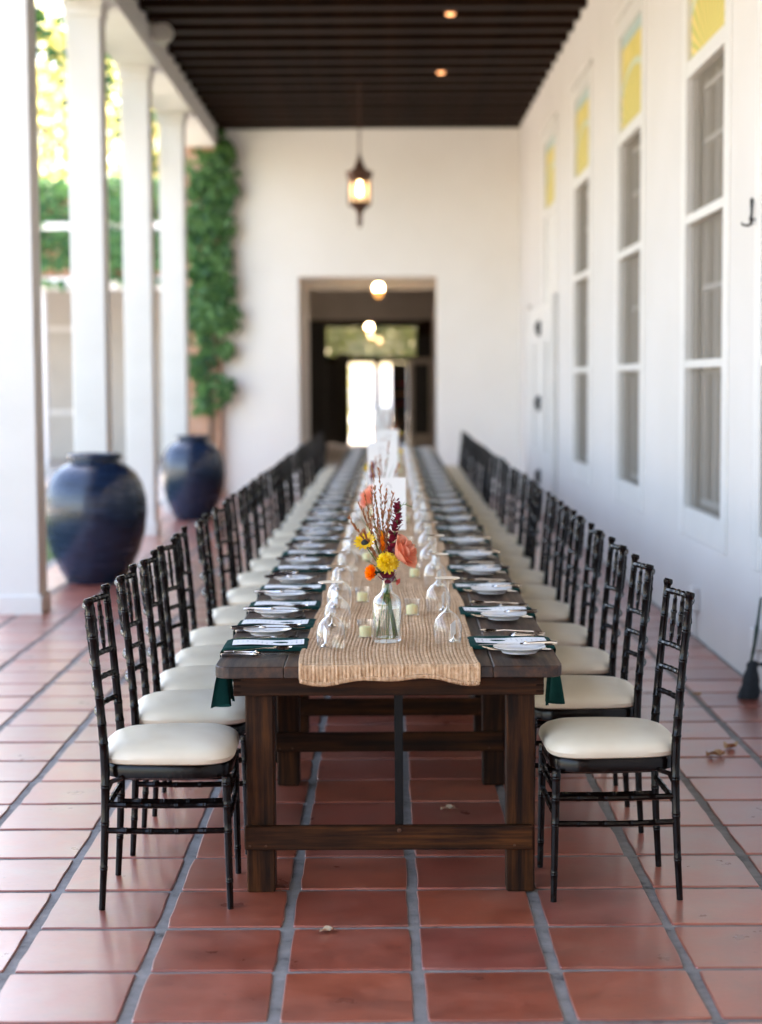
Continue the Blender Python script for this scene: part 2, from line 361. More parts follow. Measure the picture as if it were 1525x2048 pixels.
# ------------------------------------------------------------------ mesh helpers
class MB:
    def __init__(s): s.v = []; s.f = []
    def quad(s, *p):
        i = len(s.v); s.v += [tuple(q) for q in p]; s.f.append(tuple(range(i, i + len(p)))); return s
    def box(s, x0, x1, y0, y1, z0, z1):
        i = len(s.v)
        s.v += [(x0, y0, z0), (x1, y0, z0), (x1, y1, z0), (x0, y1, z0), (x0, y0, z1), (x1, y0, z1), (x1, y1, z1), (x0, y1, z1)]
        s.f += [tuple(i + k for k in q) for q in ((0, 3, 2, 1), (4, 5, 6, 7), (0, 1, 5, 4), (1, 2, 6, 5), (2, 3, 7, 6), (3, 0, 4, 7))]; return s
    def bbox(s, x0, x1, y0, y1, z0, z1, c=0.004):
        # box with chamfered edges (lofted octagon in xy, chamfer at top and bottom)
        def ring(d, z):
            a, b_, e, g = x0 + d, x1 - d, y0 + d, y1 - d
            return [(a + c, e, z), (b_ - c, e, z), (b_, e + c, z), (b_, g - c, z), (b_ - c, g, z), (a + c, g, z), (a, g - c, z), (a, e + c, z)]
        return s.loft([ring(c, z0), ring(0, z0 + c), ring(0, z1 - c), ring(c, z1)], True)
    def loft(s, rings, caps=True, close=True):
        i = len(s.v); n = len(rings[0])
        for r in rings: s.v += [tuple(p) for p in r]
        for k in range(len(rings) - 1):
            for j in range(n if close else n - 1):
                a = i + k * n + j; b_ = i + k * n + (j + 1) % n
                s.f.append((a, b_, b_ + n, a + n))
        if caps:
            s.f.append(tuple(i + j for j in reversed(range(n)))); s.f.append(tuple(i + (len(rings) - 1) * n + j for j in range(n)))
        return s
    def lathe(s, prof, n=20, c=(0, 0, 0), caps=True):
        return s.loft([[(c[0] + r * math.cos(2 * math.pi * j / n), c[1] + r * math.sin(2 * math.pi * j / n), c[2] + z) for j in range(n)] for r, z in prof], caps)
    def tube(s, pts, n=8, caps=True):
        # pts: list of (Vector, radius)
        P = [Vector(p) for p, r in pts]; rings = []
        ref = None
        for k, (p, r) in enumerate(pts):
            t = (P[min(k + 1, len(P) - 1)] - P[max(k - 1, 0)])
            if t.length < 1e-9: t = Vector((0, 0, 1))
            t.normalize()
            if ref is None:
                ref = Vector((1, 0, 0)) if abs(t.x) < 0.8 else Vector((0, 1, 0))
            u = (ref - t * ref.dot(t)).normalized(); ref = u; w_ = t.cross(u)
            rings.append([P[k] + (u * math.cos(2 * math.pi * j / n) + w_ * math.sin(2 * math.pi * j / n)) * r for j in range(n)])
        return s.loft(rings, caps)
    def mesh(s, name, mat, smooth=True):
        me = bpy.data.meshes.new(name); me.from_pydata([tuple(p) for p in s.v], [], s.f)
        if mat: me.materials.append(M[mat] if isinstance(mat, str) else mat)
        if smooth:
            me.polygons.foreach_set('use_smooth', [True] * len(me.polygons))
            try: me.set_sharp_from_angle(angle=R(38))
            except Exception: pass
        me.update(); return me
    def build(s, name, mat, parent=None, loc=(0, 0, 0), rot=(0, 0, 0), smooth=True):
        return link(name, s.mesh(name, mat, smooth), parent, loc, rot)
def link(name, me, parent=None, loc=(0, 0, 0), rot=(0, 0, 0)):
    o = bpy.data.objects.new(name, me); col.objects.link(o)
    o.location = loc; o.rotation_euler = rot
    if parent is not None: o.parent = parent
    return o
def tag(o, label=None, cat=None, group=None, kind=None):
    if label: o['label'] = label
    if cat: o['category'] = cat
    if group: o['group'] = group
    if kind: o['kind'] = kind
    return o
def thing(name, label, cat, loc=(0, 0, 0), rz=0, group=None):
    return tag(link(name, None, None, loc, (0, 0, rz)), label, cat, group)
KIDS = {}
def copy_tree(o, parent=None):
    c = o.copy(); col.objects.link(c)
    if parent is not None: c.parent = parent
    for ch in KIDS[o.name]: copy_tree(ch, c)
    return c
def register():
    KIDS.clear()
    for o in bpy.data.objects: KIDS.setdefault(o.name, [])
    for o in bpy.data.objects:
        if o.parent: KIDS[o.parent.name].append(o)
def bez(pts, n):
    # Catmull-Rom through points
    P = [Vector(p) for p in pts]; P = [P[0] * 2 - P[1]] + P + [P[-1] * 2 - P[-2]]; out = []
    segs = len(P) - 3
    for i in range(n + 1):
        t = i / n * segs; k = min(int(t), segs - 1); t -= k
        a, b_, c, d = P[k:k + 4]
        out.append(0.5 * ((2 * b_) + (c - a) * t + (2 * a - 5 * b_ + 4 * c - d) * t * t + (3 * b_ - a - 3 * c + d) * t ** 3))
    return out
def ordn(i):
    return f"{i}{'th' if 10 <= i % 100 <= 20 else {1: 'st', 2: 'nd', 3: 'rd'}.get(i % 10, 'th')}"
rnd = random.uniform
def in_view(x, y, z=0.0, m=0.06):
    dz = y * math.cos(PITCH) - (z - 1.6) * math.sin(PITCH) * 1.0
    if dz < 0.5: return False
    u = x / dz * F_PX / 762.5; v = (y * math.sin(PITCH) + (z - 1.6) * math.cos(PITCH)) / dz * F_PX / 1024
    return abs(u) < 1 + m and abs(v) < 1 + m

# ================================================================== SETTING
WX = 1.965            # face of the house wall
FY = 24.15            # face of the far wall
CEIL = 5.10
MB().box(-150, 150, -60, 300, -0.6, -0.06).build('ground', 'ground', smooth=False)
tag(bpy.data.objects['ground'], kind='structure')
tag(MB().box(-40, -3.02, -20, 60, -0.4, -0.05).build('courtyard_paving', 'paving', smooth=False), kind='structure')
tag(MB().box(-9.0, -3.05, 6, 21.5, -0.3, -0.035).build('lawn', 'lawn', smooth=False), kind='structure')
floor = MB().box(-3.0, WX + 0.3, -11, FY + 0.5, -0.3, -0.006).build('floor', 'grout', smooth=False)
tag(floor, kind='structure')
# grass blades
g = MB()
for i in range(9000):
    x, y = rnd(-6.5, -3.06), rnd(8, 21.4); a = rnd(0, 6.28); h = rnd(0.03, 0.07); l = rnd(-.02, .02)
    g.quad((x - .004 * math.cos(a), y - .004 * math.sin(a), -0.04), (x + .004 * math.cos(a), y + .004 * math.sin(a), -0.04), (x + l, y + l, h - 0.035))
tag(g.build('grass', 'grass', smooth=False), 'short green lawn grass behind the big blue jar', 'grass', kind='stuff')

# floor tiles
S, OX, OY = 0.373, 0.092, 4.159
def tile_mesh(seed, size=0.1725):
    rr = random.Random(seed); m = MB(); pts = []
    for s_ in range(4):
        a0 = s_ * math.pi / 2
        for t in (-0.965, -0.5, 0.0, 0.5, 0.965):
            e = size + rr.uniform(-0.0032, 0.0018) - (0.001 if abs(t) > .8 else 0)
            p = (e, t * size); 
            pts.append(((p[0] * math.cos(a0) - p[1] * math.sin(a0)) * .991, (p[0] * math.sin(a0) + p[1] * math.cos(a0)) * 1.004))
    m.loft([[(x * 1.0, y * 1.0, -0.014) for x, y in pts], [(x, y, -0.0035) for x, y in pts], [(x * 0.993, y * 0.993, -0.001) for x, y in pts], [(x * 0.982, y * 0.982, 0) for x, y in pts]], True)
    return m
TM = [tile_mesh(i).mesh('tile', 'tile', False) for i in range(10)]
cells = []
for i in range(-9, 6):
    for j in range(-40, 54):
        cx_, cy_ = OX + (i + .5) * S, OY + (j + .5) * S
        if cx_ - S / 2 < -3.0 or cx_ > WX + .1 or cy_ > FY + .2: continue
        cells.append((not in_view(cx_, cy_, 0, 0.12), cy_, cx_, cy_))
cells.sort()
far = MB()
for k, (hid, _, x, y) in enumerate(cells):
    jx, jy, a = rnd(-.003, .003), rnd(-.003, .003), rnd(-.008, .008) + random.choice((0, 2)) * math.pi / 2
    tx_, ty_ = R(rnd(-.14, .14)), R(rnd(-.14, .14))
    if k < 300:
        link('tile', random.choice(TM), floor, (x + jx, y + jy, rnd(-.001, .001)), (tx_, ty_, a))
    else:
        mt = Matrix.Translation((x + jx, y + jy, rnd(-.001, .001))) @ Euler((tx_, ty_, a)).to_matrix().to_4x4()
        t = tile_mesh(random.randint(0, 99)); n0 = len(far.v)
        far.v += [tuple(mt @ Vector(p)) for p in t.v]; far.f += [tuple(n0 + q for q in f) for f in t.f]
tag(far.build('tile_field', 'tile_far', floor, smooth=False), kind='stuff')

# ceiling with joists
ceil_ = MB().box(-2.62, WX - 0.002, -10.9, FY - 0.003, CEIL + .17, CEIL + .32).build('ceiling', 'darkwood', smooth=False)
tag(ceil_, kind='structure')
jm = MB().bbox(-2.24, WX - 0.004, -.085, .085, CEIL, CEIL + .172, .006).mesh('joist', 'darkwood', False)
y = FY - .16
while y > -10.8:
    link('joist', jm, ceil_, (0, y, rnd(-.004, .004))); y -= 0.545
bm_ = MB()
# unseen roofs over porch, house and end building, added to block the sun
tag(MB().box(-2.95, 12, -11.3, FY + .2, CEIL + .34, CEIL + .6).build('sun_block_roof', 'roofing', smooth=False), 'unseen clay roof slab over the porch ceiling, added to block the sun', 'roof')

# ---- house wall with window openings
WINS = [8.2, 10.40, 13.50, 16.70, 19.82]
HW = 0.66
def wall_with_holes(xf, depth, ys, zs, hole):
    m = MB()
    for a in range(len(ys) - 1):
        for b_ in range(len(zs) - 1):
            y0, y1, z0, z1 = ys[a], ys[a + 1], zs[b_], zs[b_ + 1]
            if hole(a, b_):
                for cond, q in ((a == 0 or not hole(a - 1, b_), [(xf, y0, z0), (xf + depth, y0, z0), (xf + depth, y0, z1), (xf, y0, z1)]),
                                (not hole(a + 1, b_), [(xf, y1, z0), (xf, y1, z1), (xf + depth, y1, z1), (xf + depth, y1, z0)]),
                                (b_ == 0 or not hole(a, b_ - 1), [(xf, y0, z0), (xf, y1, z0), (xf + depth, y1, z0), (xf + depth, y0, z0)]),
                                (b_ + 2 > len(zs) - 1 or not hole(a, b_ + 1), [(xf, y0, z1), (xf + depth, y0, z1), (xf + depth, y1, z1), (xf, y1, z1)])):
                    if cond: m.quad(*q)
            else:
                m.quad((xf, y0, z0), (xf, y0, z1), (xf, y1, z1), (xf, y1, z0))
                m.quad((xf + depth, y0, z0), (xf + depth, y1, z0), (xf + depth, y1, z1), (xf + depth, y0, z1))
    return m
ys = [-11.0]
for c in WINS: ys += [c - HW, c + HW]
ys.append(FY + .3)
ZB, ZT = 0.66, 4.42
house = wall_with_holes(WX, 0.3, ys, [-.1, ZB, ZT, CEIL + .33], lambda a, b_: a % 2 == 1 and b_ == 1).build('house_wall', 'plaster_dimmed', smooth=False)
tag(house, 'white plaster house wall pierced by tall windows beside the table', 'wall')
tag(MB().box(-2.9, WX + .29, -11.25, -11.0, -.1, CEIL + .33).build('back_wall', 'plaster', smooth=False), 'unseen white plaster wall added to block light at the open porch end', 'wall')  # out of view, added to cut the light coming from behind the camera
tag(MB().box(WX + .3, 12, -11.1, -11.0, -.1, CEIL + .33).box(11.9, 12, -11, FY + .3, -.1, CEIL + .33).box(WX + .31, 11.9, -11, FY + .3, -.2, -.02).build('room_interior', 'shadowroom', smooth=False), kind='structure')
def ybar(m, c, y0, y1, z0, z1, x0, x1): return m.box(x0, x1, c + y0, c + y1, z0, z1)
for k, c in enumerate(WINS):
    doorbay = (k == 4)
    x0, x1 = WX - .012, WX + .075
    m = MB()
    g_ = 0.60
    m.bbox(x0, x1, c - HW - .10, c - g_, .60, 4.50, .004); m.bbox(x0, x1, c + g_, c + HW + .10, .60, 4.50, .004)
    win = m.build('window', 'trim', house, smooth=False)
    def rail(z0, z1, nm='rail', dx=0.0):
        MB().bbox(x0 + .005 + dx, x1 - .02, c - g_ + .001, c + g_ - .001, z0, z1, .004).build(nm, 'trim', win, smooth=False)
    rail(.603, .785, 'sill_rail'); rail(3.50, 3.605); rail(4.36, 4.50)
    if not doorbay:
        rail(1.67, 1.722); rail(2.58, 2.64)
        for (za, zb) in ((.785, 1.67), (1.722, 2.58), (2.64, 3.50)):
            link('screen_pane', MB().quad((0, -g_, za), (0, -g_, zb), (0, g_, zb), (0, g_, za)).mesh('screen_pane', 'screen', False), win, (WX + .035, c, 0))
        # inner sash seen through the screens
        xs = WX + .10
        for zz in (.80, 1.64, 2.16, 2.60, 3.08, 3.42):
            MB().box(xs, xs + .03, c - g_, c + g_, zz, zz + .035).build('sash_bar', 'trim', win, smooth=False)
        for yy in (-.58, -.2, .18, .55):
            MB().box(xs + .004, xs + .034, c + yy, c + yy + .03, .78, 3.5).build('sash_bar', 'trim', win, smooth=False)
        # drawn curtains
        cu = MB(); rings = []
        for q in range(61):
            yy = c - .72 + 1.44 * q / 60; xx = WX + .36 + .035 * math.sin(q * .95 + k) + .02 * math.sin(q * 2.3)
            rings.append((xx, yy))
        cu.loft([[(a, b_, .5) for a, b_ in rings], [(a, b_, 3.6) for a, b_ in rings]], False, False)
        cu.build('curtain', 'curtain', win)
    else:
        MB().box(WX + .02, WX + .05, c - g_, c + g_, .785, 3.50).build('blank_panel', 'trim', win, smooth=False)
    MB().bbox(WX + .02, WX + .045, c - g_ + .001, c + g_ - .001, 3.606, 4.359, .002).build('shell_panel', 'transom', win, smooth=False)
    # little stepped crest over the transom
    MB().bbox(WX - .03, WX - .002, c - HW - .14, c + HW + .14, 4.503, 4.545, .004).bbox(WX - .02, WX - .002, c - .3, c + .3, 4.546, 4.585, .004).build('crest', 'trim', win, smooth=False)

# double doors near the far end
for s_, y0, y1, lab in ((0, 18.95, 20.38, 'white panelled door leaf with slim glass strip, hinged on the window side'), (1, 20.42, 22.05, 'white panelled door leaf with slim glass strip, hinged near the far wall')):
    d = thing('door', lab, 'door', (WX, (y0 + y1) / 2, 0)); hwid = (y1 - y0) / 2
    gy = 0.05 if s_ == 0 else -.02
    m = MB()
    for a, b_, z0, z1 in ((-hwid, gy - .12, .02, 2.48), (gy + .12, hwid, .02, 2.48), (gy - .12, gy + .12, .02, .76), (gy - .12, gy + .12, 2.06, 2.48)):
        m.box(-.055, -.004, a, b_, z0, z1)
    m.build('door_panel', 'trim', d, smooth=False)
    MB().box(-.03, -.02, gy - .12, gy + .12, .76, 2.06).build('glass_strip', 'strip_glass', d, smooth=False)
    MB().bbox(-.075, -.002, hwid + (.001 if s_ else -.05) - (.0 if s_ else 2 * hwid), hwid + (.05 if s_ else -.001) - (0 if s_ else 2 * hwid), .02, 2.56, .004).build('jamb', 'trim', d, smooth=False)
    if s_ == 1:
        for z_ in (.452, 1.331, 2.223):
            MB().lathe([(.001, -.10), (.028, -.095), (.05, -.03), (.055, .03), (.025, .085), (.001, .09)], 12).build('hinge_knob', 'iron', d, (-.066, -hwid, z_))
# iron shutter hook
h = thing('shutter_hook', 'small black iron hook fixed to the white house wall', 'hook', (WX, 8.95, 2.40))
MB().tube([((-.03, 0, .0), .008), ((-.035, 0, .03), .010), ((-.03, 0, .06), .007), ((-.03, 0, .10), .009), ((-.03, 0, .125), .011), ((-.03, 0, .14), .004)], 8).build('shank', 'iron', h)
MB().tube([((-.03, 0, .004), .007), ((-.05, .005, -.004), .007), ((-.075, .01, .0), .006), ((-.08, .012, .012), .005)], 8).box(-.03, .0, -.006, .006, .02, .032).build('hook_arm', 'iron', h)
# outlet box with conduit
ob = thing('outlet_box', 'white weatherproof outlet box with conduit low on the house wall', 'outlet', (WX, 10.52, 0))
MB().bbox(-.045, 0, -.062, .062, .165, .315, .006).build('cover', 'trim', ob, smooth=False)
MB().tube([((-.02, 0, .165), .010), ((-.02, 0, .0), .010)], 8).build('conduit', 'trim', ob)
ob = thing('outlet_box', 'white weatherproof outlet box with conduit beside the dark broom', 'outlet', (WX, 8.78, 0))
MB().bbox(-.045, 0, -.05, .05, .20, .31, .006).build('cover', 'trim', ob, smooth=False)
MB().tube([((-.02, 0, .20), .010), ((-.02, 0, .0), .010)], 8).build('conduit', 'trim', ob)
# broom leaning at the wall
br = thing('hand_broom', 'dark small broom with slim green stick leaning against the house wall', 'broom', (1.85, 8.47, 0))
MB().tube([((0.0, 0, .17), .009), ((.018, .0, .27), .009), ((.03, .0, .36), .012), ((.032, .0, .375), .008), ((.05, 0, .51), .007)], 8).build('stick', 'broomstick', br)
m = MB(); prof = [(.018, .19), (.03, .175), (.026, .15), (.034, .13), (.042, .09), (.040, .07), (.048, .05), (.052, .012), (.050, .0)]
rings = []
for r_, z_ in prof:
    rings.append([(-.01 + z_ * .12 + r_ * (1 + .12 * math.sin(5 * a + z_ * 40)) * math.cos(a), r_ * .7 * (1 + .1 * math.cos(7 * a)) * math.sin(a), z_) for a in [2 * math.pi * q / 22 for q in range(22)]])
m.loft(rings, True); m.build('brush', 'broom', br)
MB().tube([((.03, 0, .17), .008), ((.06, .0, .175), .010), ((.072, 0, .15), .008), ((.068, 0, .125), .004)], 6).build('ribbon', 'broom', br)

# ---- far wall with the doorway
def xz_wall(y0, y1, x0, x1, z0, z1, hx0, hx1, hz1):
    m = MB()
    for y_, flip in ((y0, 0), (y1, 1)):
        for a, b_, c_, d_ in ((x0, hx0, z0, z1), (hx1, x1, z0, z1), (hx0, hx1, hz1, z1)):
            q = [(a, y_, c_), (b_, y_, c_), (b_, y_, d_), (a, y_, d_)]
            m.quad(*(reversed(q) if flip else q))
    m.quad((hx0, y0, z0), (hx0, y0, hz1), (hx0, y1, hz1), (hx0, y1, z0)); m.quad((hx1, y0, z0), (hx1, y1, z0), (hx1, y1, hz1), (hx1, y0, hz1))
    m.quad((hx0, y0, hz1), (hx1, y0, hz1), (hx1, y1, hz1), (hx0, y1, hz1))
    m.quad((x0, y0, z0), (x0, y0, z1), (x0, y1, z1), (x0, y1, z0)); m.quad((x1, y0, z0), (x1, y1, z0), (x1, y1, z1), (x1, y0, z1))
    return m
fw = xz_wall(FY, FY + .45, -2.62, 2.4, -.1, CEIL + .33, -1.15, .815, 3.07).build('end_wall', 'plaster', smooth=False)
tag(fw, 'white plaster wall with a wide square doorway at the end of the table', 'wall')
# ivy pier at its garden corner
tag(MB().bbox(-2.75, -2.24, FY - .16, FY - .004, -.05, CEIL - .12, .01).build('corner_pier', 'terracotta_wall', smooth=False), 'rust plaster corner pier half hidden under climbing ivy', 'pier')

# ---- passage and rooms seen through the doorway
P = thing('passage', 'dim grey passage leading through the doorway to the far garden', 'passage', (0, 0, 0))
MB().box(-2.6, 2.2, FY + .45, 46, -.2, -.004).build('passage_floor', 'greyplaster', P, smooth=False)
MB().box(-2.6, 2.2, FY + .451, 46, 3.62, 3.8).build('passage_ceiling', 'passage', P, smooth=False)
MB().box(-2.6, -2.3, 25.9, 46, -.1, 3.61).build('side_wall', 'passage', P, smooth=False)  # nearest stretch left open out of view, to let daylight in
MB().box(1.55, 2.2, FY + .452, 31.5, -.1, 3.61).box(1.55, 2.2, 33.3, 46, -.1, 3.61).box(1.55, 2.2, 31.5, 33.3, 2.4, 3.61).build('side_wall', 'passage', P, smooth=False)  # unseen side opening, added so outside light brightens the passage
xz_wall(28, 28.25, -2.29, 1.54, -.003, 3.615, -1.165, .90, 3.09).build('portal_wall', 'passage', P, smooth=False)
xz_wall(38, 38.2, -2.29, 1.54, -.003, 3.615, -1.585, 1.16, 2.96).build('portal_wall', 'passage', P, smooth=False)
# end wall of the passage: pieces around transom and door gap
m = MB(); E0, E1 = 44.0, 44.2
for a, b_, z0, z1 in ((-2.29, -1.4, 0, 3.61), (.93, 1.54, 0, 3.61), (-1.4, .93, 2.99, 3.61), (-1.4, .93, 2.08, 2.24)):
    m.box(a, b_, E0, E1, z0, z1)
m.build('end_frame', 'darkwood', P, smooth=False)
MB().box(-1.4, .93, E0 + .08, E0 + .09, 2.24, 2.99).build('transom_pane', 'pane', P, smooth=False)
MB().box(-1.4, -.86, E0 + .02, E0 + .1, 0, 2.08).build('dark_door', 'blackdoor', P, smooth=False)
MB().box(-.16, .0, E0 + .03, E0 + .1, 0, 2.08).build('door_post', 'darkwood', P, smooth=False)
sh = MB().box(.28, .70, 43.2, 43.8, 0, 2.05).build('dark_cabinet', 'blackdoor', P, smooth=False)
for z_ in (1.0, 1.25, 1.5): MB().box(.32, .66, 43.17, 43.199, z_, z_ + .05).build('shelf_row', 'rust' if z_ == 1.25 else 'burgundy', sh, smooth=False)
MB().box(-1.58, -1.19, 37.9, 37.98, 0, 2.94).build('open_door', 'blackdoor', P, smooth=False)
MB().box(-1.10, -.78, 43.0, 43.08, 0, 2.3).build('open_door', 'blackdoor', P, smooth=False)
# white glazed door on the right
gd = MB()
for a, b_, z0, z1 in ((.62, .74, 0, 2.10), (1.08, 1.16, 0, 2.10), (.74, 1.08, 0, .42), (.74, 1.08, 1.98, 2.10)): gd.box(a, b_, 37.9, 37.96, z0, z1)
gdo = gd.build('glazed_door', 'passage', P, smooth=False)
MB().box(.74, 1.08, 37.93, 37.94, .42, 1.98).build('pane', 'blackdoor', gdo, smooth=False)
MB().lathe([(.001, -.04), (.04, 0), (.001, .04)], 10).build('door_knob', 'iron', gdo, (.68, 37.86, .9))
MB().box(.80, 1.16, 38.3, 38.36, 2.12, 2.62).build('dark_panel', 'blackdoor', P, smooth=False)
MB().box(-2.62, 2.25, FY + .46, 46.1, 3.82, 4.2).build('passage_roof', 'roofing', P, smooth=False)  # unseen, carries the added sun block on over the end building
def globe_lamp(y, x, z, r, lab):
    t = thing('globe_lamp', lab, 'lamp', (x, y, z))
    MB().lathe([(.001, -r), (r * .5, -r * .86), (r * .87, -r * .5), (r, 0), (r * .87, r * .5), (r * .5, r * .86), (.001, r)], 16).build('bulb', 'bulb', t)
    MB().lathe([(r * 1.05, -r * .5), (r * .95, -r * 1.3), (r * .5, -r * 1.9), (.001, -r * 2.2)], 14).build('amber_cup', 'bulb_amber', t)
    MB().tube([((0, 0, r * .9), .03), ((0, 0, r * 1.3), .03), ((0, 0, r * 1.31), .012), ((0, 0, 3.62 - z), .012)], 8).build('stem', 'bronze', t)
globe_lamp(26.8, -.02, 3.05, .075, 'glowing globe lamp hanging just inside the doorway')
globe_lamp(40.0, -.25, 2.86, .075, 'glowing globe lamp deeper in the passage before the green transom')

# ---- columns and eave beam
for k, y_ in enumerate((11.76, 14.82, 17.86, 20.92)):
    t = thing('column', f'white square porch column, {ordn(4 - k)} from the ivy-covered corner', 'column', (-2.52, y_ + .15, 0), 0, 'porch columns')
    MB().bbox(-.145, .145, -.145, .145, .10, 4.78, .008).build('shaft', 'paint', t, smooth=False)
    MB().bbox(-.165, .165, -.165, .165, -.05, .13, .008).build('base', 'paint', t, smooth=False)
    MB().bbox(-.162, .162, -.162, .162, 4.72, 4.80, .008).bbox(-.175, .175, -.175, .175, 4.80, 4.848, .006).build('capital', 'paint', t, smooth=False)
beam = MB().bbox(-2.70, -2.25, -10.9, FY - .17, 4.85, CEIL + .168, .008).build('eave_beam', 'paint', smooth=False)
tag(beam, 'long white eave beam resting on the porch columns', 'beam')
fl = thing('flood_lamp', 'round white flood lamp fixed under the ceiling by the beam', 'lamp', (-2.22, 17.3, 4.99))
MB().lathe([(.04, .0), (.085, .03), (.10, .09), (.105, .14), (.09, .145), (.001, .13)], 18).build('shade', 'lampwhite', fl, (.05, -.02, .02), (R(75), 0, R(20)))
MB().tube([((-.03, 0, .03), .02), ((.0, 0, .04), .02), ((.04, 0, .03), .03)], 8).build('bracket', 'lampwhite', fl)
# recessed downlights in the ceiling
for k, (x, y_, lab) in enumerate(((.69, 16.62, 'small glowing ceiling downlight, farther from the hanging lantern'), (.71, 19.72, 'small glowing ceiling downlight, closest to the hanging lantern'))):
    t = thing('downlight', lab, 'light', (x, y_, CEIL - .01))
    MB().lathe([(.055, 0), (.055, .1), (.001, .1)], 16).build('housing', 'bronze', t, (0, 0, .012))
    MB().lathe([(.001, -.012), (.03, -.008), (.043, .0), (.043, .01), (.001, .01)], 16).build('lens', 'downlight', t)

# ---- hanging lantern
L = thing('lantern', 'aged bronze lantern with glowing bulb hanging from the dark ceiling', 'lantern', (-.23, 20.3, 3.40))
def hexring(r, z, n=6, off=0): return [(r * math.cos(2 * math.pi * q / n + off), r * math.sin(2 * math.pi * q / n + off), z) for q in range(n)]
LS = 1.0
MB().loft([hexring(r, z) for r, z in ((.004, .0), (.022, .03), (.034, .07), (.024, .10), (.034, .14), (.03, .17), (.06, .215), (.12, .255), (.132, .28), (.12, .30))], True).build('lower_bowl', 'bronze', L, smooth=False)
for q in range(6):
    a = 2 * math.pi * q / 6
    MB().tube([((.128 * math.cos(a), .128 * math.sin(a), .27), .011), ((.122 * math.cos(a), .122 * math.sin(a), .58), .011)], 6).build('corner_bar', 'bronze', L)
MB().loft([hexring(.112, .295), hexring(.112, .555)], False).build('glass_body', 'lampglass', L, smooth=False)
up = MB(); up.loft([hexring(r, z) for r, z in ((.122, .545), (.138, .57), (.165, .66), (.150, .665), (.11, .67), (.07, .70), (.045, .76), (.02, .83), (.006, .87))], True)
crown = up.build('crown', 'bronze', L, smooth=False)
for q in range(6):
    a = 2 * math.pi * (q + .5) / 6
    MB().loft([[(.150 * math.cos(a + d) + 0 * z, .150 * math.sin(a + d), z) for d, z in ((-.38, .655), (.38, .655), (.30, .69), (0, .655 + .03), (-.30, .69))]], False).build('crest_leaf', 'bronze', crown, smooth=False) if False else None
MB().lathe([(.001, .38), (.018, .39), (.028, .415), (.028, .44), (.018, .47), (.012, .50), (.012, .56), (.001, .56)], 14).build('bulb', 'bulb', L)
# chain links
lk = MB(); n_ = 26; z0, z1 = .86, CEIL - 3.40
zz = z0; k = 0
while zz < z1:
    ring = [((.014 * math.cos(t), 0, zz + .024 + .026 * math.sin(t)) if k % 2 == 0 else (0, .014 * math.cos(t), zz + .024 + .026 * math.sin(t))) for t in [2 * math.pi * q / 10 for q in range(11)]]
    lk.tube([(p, .0045) for p in ring], 5, False); zz += .042; k += 1
lk.build('chain', 'bronze', L)

# ---- big jars
def jar(name, x, y, r, h, rn, lab):
    prof = [(.001, .0), (.54, .0), (.57, .01), (.70, .10), (.86, .25), (.965, .40), (1.0, .55), (.985, .66), (.92, .765), (.80, .85), (.64, .905), (.50, .925), (.47, .935), (.465, .95), (.50, .955), (.53, .97), (.53, .99), (.50, 1.0), (.43, .995), (.40, .93), (.55, .88), (.6, .8), (.001, .75)]
    t = thing(name, lab, 'jar', (x, y, 0))
    sec = MB()
    pts = []
    for a, z in prof: pts.append((a * r * 1.0, z * h))
    nb = 14
    body = [p for p in pts[:nb]]
    MB().lathe(body, 48, caps=False).build('body', 'pot', t)
    MB().lathe(pts[nb - 1:], 48, caps=False).build('rim', 'pot', t)
jar('jar', -2.30, 13.68, .415, 1.035, .19, 'huge dark blue glazed jar between the columns on the lawn edge')
jar('jar', -2.19, 19.88, .372, .985, .18, 'large dark blue glazed jar near the ivy-covered corner')

# ---- ivy
def ivy_leaf(m, p, nrm, size, spin):
    nrm = Vector(nrm).normalized(); u = nrm.cross(Vector((0, 0, 1)))
    if u.length < .1: u = Vector((1, 0, 0))
    u.normalize(); v = nrm.cross(u)
    u, v = u * math.cos(spin) + v * math.sin(spin), v * math.cos(spin) - u * math.sin(spin)
    i = len(m.v)
    for a, b_, c_ in ((0, .05, 0), (.5, -.1, -.12), (.42, .35, .02), (.0, .75, -.15), (-.42, .35, .02), (-.5, -.1, -.12)):
        m.v.append(tuple(p + u * a * size + v * b_ * size + nrm * c_ * size))
    m.f += [(i, i + 1, i + 2), (i, i + 2, i + 3), (i, i + 3, i + 4), (i, i + 4, i + 5)]
def ivy_thing(name, lab, sampler, count, size, stems):
    t = thing(name, lab, 'ivy')
    m = MB()
    for i in range(count):
        p, nr = sampler(i)
        ivy_leaf(m, Vector(p), (nr[0] + rnd(-.6, .6), nr[1] + rnd(-.5, .5), nr[2] + rnd(-.2, .7)), size * rnd(.6, 1.25), math.pi + rnd(-.9, .9))
    m.build('foliage', 'ivy', t, smooth=False)
    s = MB()
    for st in stems: s.tube([(p, .012) for p in bez(st, 14)], 5)
    s.build('stem', 'bark', t)
    return t
clumps = [(rnd(-2.62, -2.2), rnd(1.15, 4.9), rnd(.12, .27)) for i in range(38)] + [(-2.16, z_ + rnd(-.1, .1), rnd(.10, .17)) for z_ in (1.5, 1.95, 2.45, 2.8, 3.35, 3.75, 4.05, 4.45, 4.8)] + [(-2.10, 4.28, .10), (-2.07, 4.2, .08), (-2.12, 4.80, .1)]
def s_pier(i):
    c = random.choice(clumps); a, rr = rnd(0, 6.28), math.sqrt(rnd(0, 1)) * c[2]
    d = c[2] * .8 * math.sqrt(max(0, 1 - (rr / c[2]) ** 2)) * rnd(.1, 1)
    return (c[0] + rr * math.cos(a), FY - .17 - d, max(1.08 + rnd(0, .25), c[1] + rr * math.sin(a) * 1.2)), (.15, -1, .15)
